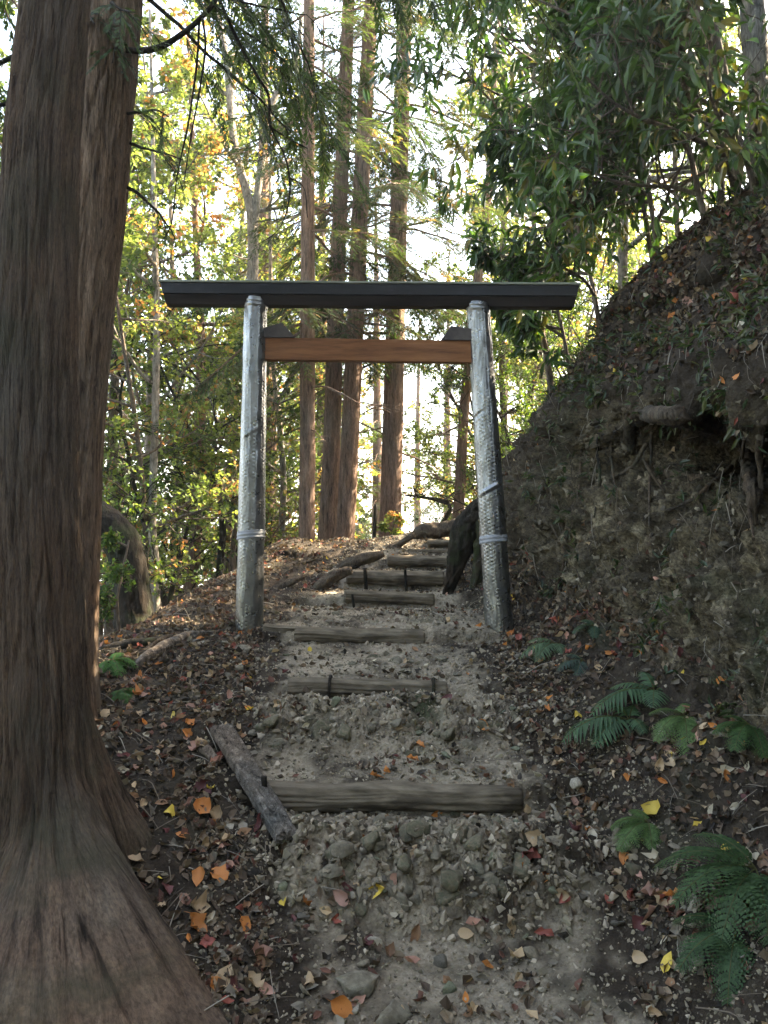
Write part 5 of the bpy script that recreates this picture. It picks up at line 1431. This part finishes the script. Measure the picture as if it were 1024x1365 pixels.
# ------------------------------------------------------------------ fallen leaves
def leaf_shape(seed, w=.34, nl=7, curl=.25, fold=.15, lobes=0):
    g = np.random.default_rng(seed)
    u = np.linspace(0, 1, nl)
    prof = np.sin(np.pi * u ** .8) ** .8 * w * (1 + .12 * g.normal(size=nl) * .4)
    if lobes: prof = prof * (1 + .4 * lobes * np.where(np.arange(nl) % 2 == 1, 1, -.45))
    prof[0] = .012; prof[-1] = .004
    V = []
    bend = curl * g.normal() ; 
    for i in range(nl):
        zc = bend * (u[i] - .5) ** 2 * 2 - .02
        for s in (-1, -.5, 0, .5, 1):
            V.append((u[i] - .5, s * prof[i] + .008 * g.normal(), zc + fold * abs(s) ** 1.5 * (.35 + .9 * abs(g.normal())) * prof[i] / max(w, .1) + .012 * g.normal()))
    V = [(-.72, .02 * g.normal(), .02)] + V
    F = grid_faces(nl, 5) + 1
    return np.array(V), F, np.array([[0, 3, 4], [0, 2, 3]])
LSH = [leaf_shape(s, w, 7, c, f, lb) for s, w, c, f, lb in ((1, .27, .3, .2, 0), (2, .24, .7, .3, 0), (3, .30, -.5, .15, 0), (4, .18, .3, .3, 0), (5, .32, .6, .2, 0), (6, .36, .3, .25, 0), (7, .30, -.8, .35, 0), (8, .34, .9, .5, 0), (9, .36, .2, .2, .5), (10, .28, .1, .12, 0))]
LME = []
for (V, F, Ft) in LSH:
    LME.append(mk('leaf_mesh', V, [F, Ft], M['fallen'], smooth=True, link=False).data)
LCOL = [('orange', (.42, .155, .04), .14), ('yellow', (.52, .37, .06), .06), ('red', (.25, .07, .05), .09), ('maroon', (.09, .028, .026), .08), ('tan', (.34, .24, .14), .3), ('pinkish brown', (.33, .18, .13), .13), ('pale cream', (.36, .31, .22), .1), ('brown', (.2, .11, .06), .12)]
def leaf_w(A, t):
    side = np.where((t > 6.8) & (t < 9.2), .16, 1.0)
    side = np.where((t > 11.0) & (t < 14.2), .05, side)
    side = np.where(t > 14.2, 1.3, side)
    n = np.clip(fbm(A * 1.8 + 7, 3) * 2.2 + .8, .1, 2.5)
    return side * n
def litter():
    pass
    for j, (cnt, s0, s1, cols, up, tilt) in enumerate(((42000, .022, .055, 0, .3, .6), (7500, .03, .06, 1, .5, .4))):
        p, nn, t_ = samp(cnt, (1.9, 10.2), (3.6, 16.6), leaf_w)
        pxx, pyy, ff = to_px(p)
        m = (ff > .5) & (pxx > -150) & (pxx < 1180) & (pyy < 1500)
        p, nn, t_ = p[m], nn[m], t_[m]; n = len(p)
        S = RNG.uniform(s0, s1, n)
        R = rots(nn, RNG.uniform(0, 6.28, n), tilt)
        if cols == 0:
            pal = np.array([(.07, .048, .032), (.115, .08, .052), (.17, .128, .085), (.10, .045, .03), (.13, .108, .08), (.03, .024, .018)]); pr = [.28, .26, .16, .1, .08, .12]
        else:
            pal = np.array([c[1] for c in LCOL] + [(.17, .145, .11), (.08, .055, .038)]); pr = np.array([c[2] for c in LCOL] + [.45, .45]) * np.array([.6, .35, .9, 1.2, .8, 1., .5, 1.6, 1, 1]); pr = pr / pr.sum()
        c = pal[RNG.choice(len(pal), n, p=pr)] * RNG.uniform(.7, 1.2, (n, 1))
        c = c * np.where(t_ > 14, .8, 1.)[:, None]  # upper-bank leaves darkened in colour to stand for canopy shade
        yield p, nn, S, R, c, t_
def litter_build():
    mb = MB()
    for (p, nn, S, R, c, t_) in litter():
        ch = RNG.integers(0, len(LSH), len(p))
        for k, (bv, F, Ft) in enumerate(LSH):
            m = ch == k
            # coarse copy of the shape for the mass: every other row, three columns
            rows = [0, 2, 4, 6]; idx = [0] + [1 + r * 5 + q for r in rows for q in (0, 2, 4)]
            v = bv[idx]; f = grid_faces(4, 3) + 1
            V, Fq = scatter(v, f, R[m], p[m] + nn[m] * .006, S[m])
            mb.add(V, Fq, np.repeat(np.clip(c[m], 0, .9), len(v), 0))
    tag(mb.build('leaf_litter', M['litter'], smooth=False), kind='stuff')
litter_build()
def bright():
    p, nn, t_ = samp(1500, (2.2, 7.5), (4.6, 16.2), leaf_w, rng=np.random.default_rng(77))
    pxx, pyy, ff = to_px(p); g = np.random.default_rng(78)
    S = g.uniform(.03, .068, len(p)) * np.where(p[:, 1] < 4, 1., .8)
    extra = [(508, 1182, .062, 1), (298, 1308, .085, 4), (258, 1238, .085, 0), (262, 1216, .07, 4), (226, 1086, .06, 1), (730, 1170, .06, 0), (893, 1285, .07, 1), (868, 1225, .08, 5), (898, 1196, .06, 0), (870, 1195, .08, 5), (648, 968, .07, 0), (560, 995, .055, 0),
             (492, 1258, .075, 3), (458, 1196, .08, 5), (400, 1070, .07, 0), (455, 1350, .09, 0), (555, 1248, .08, 7), (727, 1248, .07, 2), (815, 873, .06, 0), (700, 1135, .085, 2), (715, 1115, .08, 4), (680, 1240, .09, 4), (872, 1085, .08, 1), (985, 505, .045, 0), (350, 1100, .08, 3),
             (270, 1080, .08, 0), (290, 1170, .075, 0), (265, 1172, .07, 0), (965, 506, .04, 0), (900, 600, .04, 4), (695, 855, .08, 2), (680, 850, .07, 0), (310, 865, .05, 2), (620, 1245, .06, 4), (405, 1205, .07, 0), (250, 980, .06, 0), (190, 905, .07, 0), (185, 930, .06, 0)]
    items = []
    for i in range(len(p)):
        if 4 < pxx[i] < 1020 and 4 < pyy[i] < 1362 and visible(p[i] + nn[i] * .02, .05): items.append((S[i] / ff[i], p[i], nn[i], S[i], int(g.choice(len(LCOL), p=np.array([c[2] for c in LCOL]) / sum(c[2] for c in LCOL))), pxx[i], pyy[i]))
    items.sort(key=lambda r: -r[0])
    items = items[:292 - len(extra)]
    for (a, b, s, c) in extra:
        q, n_ = hit(a, b)
        if q is not None: items.append((1, np.array(q), np.array(n_), s, c, a, b))
    for (_, q, n_, s, c, a, b) in items:
        k = int(g.integers(len(LSH)))
        o = bpy.data.objects.new('fallen_leaf', LME[k]); COL.objects.link(o)
        R = rots(n_[None], np.array([g.uniform(0, 6.28)]), .28)[0]
        o.matrix_world = Matrix.Translation(Vector(q + n_ * .013)) @ Matrix(R.tolist()).to_4x4() @ Matrix.Diagonal((s, s * g.uniform(.85, 1.3), s, 1))
        cc = np.array(LCOL[c][1]) * g.uniform(.75, 1.15)
        o.color = (cc[0], cc[1], cc[2], 1)
        if c >= 0: dirw = Vector(R[:, 0] * -1)
        word = 'curled ' if k in (1, 6, 7) else ('lobed ' if k == 8 else ('narrow ' if k == 3 else ''))
        sz = 'large ' if s > .068 else ('small ' if s < .045 else '')
        tag(o, sz + word + LCOL[c][0] + ' fallen leaf lying ' + rel(a, b), 'fallen leaf', 'fallen autumn leaves on the ground')
bright()
# fine twigs in the litter
def twigs():
    mb = MB(); g = np.random.default_rng(5)
    p, nn, t_ = samp(3200, (2.0, 9.8), (3.8, 16.2), lambda A, t: np.where((t > 6.9) & (t < 9.2), .08, 1.) * np.where((t > 11.2) & (t < 13.8), 1.1, 1.), rng=g)
    for i in range(len(p)):
        a = g.normal(size=3); a -= nn[i] * a.dot(nn[i]) * .8; a /= np.linalg.norm(a)
        if t_[i] > 11 : a = a * .5 + np.array([0, 0, -1.]) * (g.uniform() < .6)
        L = g.uniform(.04, .22); r = g.uniform(.0008, .0028)
        q = p[i] + nn[i] * .012; b = g.normal(size=3) * .25
        pts = np.array([q - a * L / 2, q + b * L * .15 + nn[i] * .01, q + a * L / 2])
        V, F = tube(np.column_stack([pts, [r, r * .9, r * .4]]), 4, 5, cap=False)
        c = np.array([(.05, .04, .03), (.12, .095, .07), (.2, .175, .14)])[g.integers(3)]
        mb.add(V, F, c)
    tag(mb.build('twig_litter', M['twig']), kind='stuff')
twigs()
# small weeds and grassy tufts on the bank
def weeds():
    mb = MB(); g = np.random.default_rng(15)
    p, nn, t_ = samp(650, (2.6, 8.0), (10.6, 16.4), lambda A, t: np.clip(fbm(A * 2.2 + 33, 3) * 3 - .1, 0, 1) * np.where((t > 11.5) & (t < 13.6), .3, 1.), rng=g)
    pos, d, nr = [], [], []
    for i in range(len(p)):
        k = g.integers(4, 12)
        pos.append(p[i] + g.normal(size=(k, 3)) * .02); dd = nn[i] * .7 + g.normal(size=(k, 3)) * .6 + np.array([-.2, 0, -.1]); d.append(dd); nr.append(g.normal(size=(k, 3)) + np.array([0, 0, 1.5]))
    # thicker green on the upper slope
    p, nn, t_ = samp(380, (3.0, 7.5), (13.6, 16.6), lambda A, t: np.clip(fbm(A * 1.5 + 63, 3) * 3 + .3, 0, 1), rng=g)
    for i in range(len(p)):
        k = 9; pos.append(p[i] + g.normal(size=(k, 3)) * .035 + nn[i] * .03); d.append(nn[i] * .5 + g.normal(size=(k, 3)) * .7 + np.array([-.3, 0, -.3])); nr.append(g.normal(size=(k, 3)) + np.array([0, 0, 1.5]))
    pos, d, nr = map(np.vstack, (pos, d, nr)); n = len(pos)
    c = np.array([(.025, .042, .018), (.04, .06, .026), (.075, .08, .04)])[g.integers(0, 3, n)] * g.uniform(.6, 1.2, (n, 1))
    V, F, c = leaves(LANCE, pos, d, nr, g.uniform(.025, .075, n), .3, c, g)
    tag(mk('ground_cover', V, F, M['leaf_gloss'], col=c, smooth=False), kind='stuff')
weeds()

# ------------------------------------------------------------------ ferns: each frond a part
def frond(parent, L, seed, az, elev, npin=15, w=.3, col=(.045, .095, .05), twice=False, roll=0.):
    g = np.random.default_rng(seed); mb = MB()
    n = 24; u = np.linspace(0, 1, n)
    d0 = np.array([math.cos(az) * math.cos(elev), math.sin(az) * math.cos(elev), math.sin(elev)])
    pts = [np.zeros(3)]; d = d0.copy(); ds = [d0]
    for i in range(n - 1):
        d = d + np.array([0, 0, -1.5 / n]) ; d /= np.linalg.norm(d); pts.append(pts[-1] + d * L / n); ds.append(d)
    pts = np.array(pts); ds = np.array(ds)
    V, F = tube(np.column_stack([pts, np.linspace(.0028, .0008, n)]), 5, 24, cap=False); mb.add(V, F, (.09, .085, .03))
    side = np.cross(ds, [0, 0, 1]); side /= np.linalg.norm(side, axis=1)[:, None]
    up = np.cross(side, ds); 
    side = side * math.cos(roll) + up * math.sin(roll); up = np.cross(side, ds)
    for k in range(npin):
        f = .16 + .84 * k / npin; i = min(int(f * (n - 1)), n - 2); c = pts[i] + (pts[i + 1] - pts[i]) * (f * (n - 1) - i)
        pl = L * w * math.sin(math.pi * (.25 + .72 * f)) ** 1.2 * g.uniform(.85, 1.1) + .006
        for s in (-1, 1):
            pd = side[i] * s + ds[i] * (.35 + .3 * f) + g.normal(size=3) * .06; pd /= np.linalg.norm(pd)
            m = 7; pw = pl * .045 + L * .008
            q = []
            wn_ = np.cross(up[i], pd)
            if not twice:
                for j in range(m):
                    t = j / (m - 1); cc = c + pd * pl * t + np.array([0, 0, -.45 * pl]) * t * t
                    ww = pw * (1 - t ** 2.2) * (1 + .16 * (j % 2)) + .0006
                    q += [cc - wn_ * ww, cc + up[i] * .0, cc + wn_ * ww]
                V = np.array(q); V[1::3] -= up[i] * pw * .25
                colr = np.array(col) * g.uniform(.7, 1.25)
                mb.add(V, grid_faces(m, 3), colr)
            else:
                kk = 8
                for j in range(kk):
                    t = (j + .4) / kk; cc = c + pd * pl * t + np.array([0, 0, -.4 * pl]) * t * t; l2 = pl * .26 * (1.05 - t) + .004
                    for s2 in (-1, 1):
                        e = wn_ * s2 + pd * .5; e /= np.linalg.norm(e)
                        x = np.cross(up[i], e) * l2 * .3
                        V = np.array([cc, cc + e * l2 * .45 - x, cc + e * l2 - up[i] * l2 * .12, cc + e * l2 * .45 + x])
                        mb.add(V, np.array([[0, 1, 2, 3]]), np.array(col) * g.uniform(.7, 1.25))
    return mb.build('frond', M['leaf'], parent, smooth=False)
M['frond_stem'] = M['leaf_gloss']
def fern(px, py, label, fronds, L, seed, col=(.045, .10, .06), twice=False, off=.02, w=.3):
    p, n = hit(px, py)
    e = empty('fern', p + n * off)
    for k, (az, el, s) in enumerate(fronds):
        frond(e, L * s, seed + k, math.radians(az), math.radians(el), 15 if not twice else 13, w, col, twice)
    return tag(e, label, 'fern', 'ferns at the foot of the bank')
BL = (.065, .12, .06)
fern(872, 925, 'bluish fern with long leftward fronds, upper of the pair below the bank', [(195, 25, 1.), (160, 40, .6), (250, 30, .6), (100, 60, .45), (20, 40, .4)], .38, 10, BL)
fern(838, 965, 'bluish fern with arched frond, lower of the pair below the bank', [(190, 25, 1.), (215, 20, .75), (120, 55, .45), (60, 50, .45), (280, 30, .45)], .37, 20, BL)
fern(915, 955, 'feathery fern hanging downward right of the bluish pair', [(255, 5, 1.), (215, 15, .85), (290, 10, .7), (170, 40, .6), (60, 50, .5)], .27, 30, (.10, .16, .055), True)
fern(1005, 965, 'bright green small fern at the right edge', [(230, 20, 1.), (190, 30, .8), (270, 0, .8), (150, 50, .5)], .22, 40, (.05, .10, .03), True)
fern(865, 1100, 'light green fern above the mossy slab', [(215, 15, 1.), (180, 30, .8), (260, 10, .7), (120, 50, .5)], .2, 50, (.09, .15, .05), True)
fern(1010, 1165, 'broad dark green fern at the lower right edge', [(195, 25, 1.), (165, 35, 1.), (225, 10, 1.), (255, 5, .8), (130, 50, .7)], .36, 60, (.055, .10, .04), True)
fern(985, 1250, 'low fern half cut by the right edge below the broad one', [(200, 20, 1.), (240, 5, 1.), (160, 40, .8)], .26, 70, (.045, .085, .035), True)
fern(742, 862, 'blue-grey fern right of the right gate post foot', [(190, 20, 1.), (225, 15, .9), (160, 40, .7), (280, 20, .6)], .25, 80, (.09, .14, .075))
fern(780, 885, 'small blue-grey fern between the gate post fern and the bluish pair', [(200, 25, 1.), (240, 10, .8), (140, 50, .6)], .18, 90, (.05, .08, .062))
fern(790, 838, 'tiny fern on the clay above the small blue-grey fern', [(200, 25, 1.), (260, 10, .8), (120, 50, .7)], .15, 95, (.06, .10, .06), True)
fern(150, 885, 'bright green fern at the foot of the twin cypress trunks', [(300, 20, 1.), (340, 30, .9), (20, 30, .8), (260, 20, .8), (80, 50, .6)], .2, 100, (.06, .15, .03), True)
fern(160, 925, 'second green fern tuft just below the one beside the cypress', [(310, 15, 1.), (350, 30, .8), (270, 10, .8)], .16, 110, (.05, .12, .03), True)
# leaves or stones that would share a label say which way they lie
def unshare():
    by = {}
    for o in scene.objects:
        if o.get('label') and o.parent is None and o.name.split('.')[0] in ('fallen_leaf', 'stone'): by.setdefault(o['label'], []).append(o)
    for lab, L in by.items():
        if len(L) < 2: continue
        L.sort(key=lambda o: float(to_px(np.array(o.matrix_world.translation if o.name.startswith('fallen') else o.location))[0]))
        words = {2: ['left one', 'right one'], 3: ['left one', 'middle one', 'right one']}.get(len(L)) or [['leftmost one', 'second from left', 'third from left', 'fourth from left', 'fifth from left', 'sixth from left'][min(i, 5)] for i in range(len(L))]
        for w, o in zip(words, L):
            s_ = lab + ', ' + w
            for a in (' lying', ' farther', ' fallen', ' one', 'large ', 'small '):
                if len(s_.split()) > 16: s_ = s_.replace(a, '', 1)
            o['label'] = s_
unshare()
for o in scene.objects:
    if o.get('label') and len(o['label'].split()) > 16:
        for a in (' lying', ' farther', ' fallen', 'large ', 'small '):
            if len(o['label'].split()) > 16: o['label'] = o['label'].replace(a, ' ' if a.startswith(' ') and a.endswith(' ') else '', 1)
# ------------------------------------------------------------------ thin air between the trunks
def haze():
    x0, x1, y0, y1, z0, z1 = -9500, 9500, -60, 8600, -260, 60
    V = [(x, y, z) for x in (x0, x1) for y in (y0, y1) for z in (z0, z1)]
    F = [(0, 1, 3, 2), (4, 6, 7, 5), (0, 4, 5, 1), (2, 3, 7, 6), (0, 2, 6, 4), (1, 5, 7, 3)]
    o = mk('haze', V, np.array(F), None, smooth=False)
    m = bpy.data.materials.new('haze'); m.use_nodes = True; nt = m.node_tree
    nt.nodes.clear()
    out = nt.nodes.new('ShaderNodeOutputMaterial'); pv = nt.nodes.new('ShaderNodeVolumePrincipled')
    pv.inputs['Color'].default_value = (.9, .95, 1, 1); pv.inputs['Density'].default_value = HAZE; pv.inputs['Anisotropy'].default_value = .4
    nt.links.new(pv.outputs[0], out.inputs['Volume'])
    o.data.materials.append(m)
    tag(o, kind='stuff')
HAZE = 0.0014
haze()
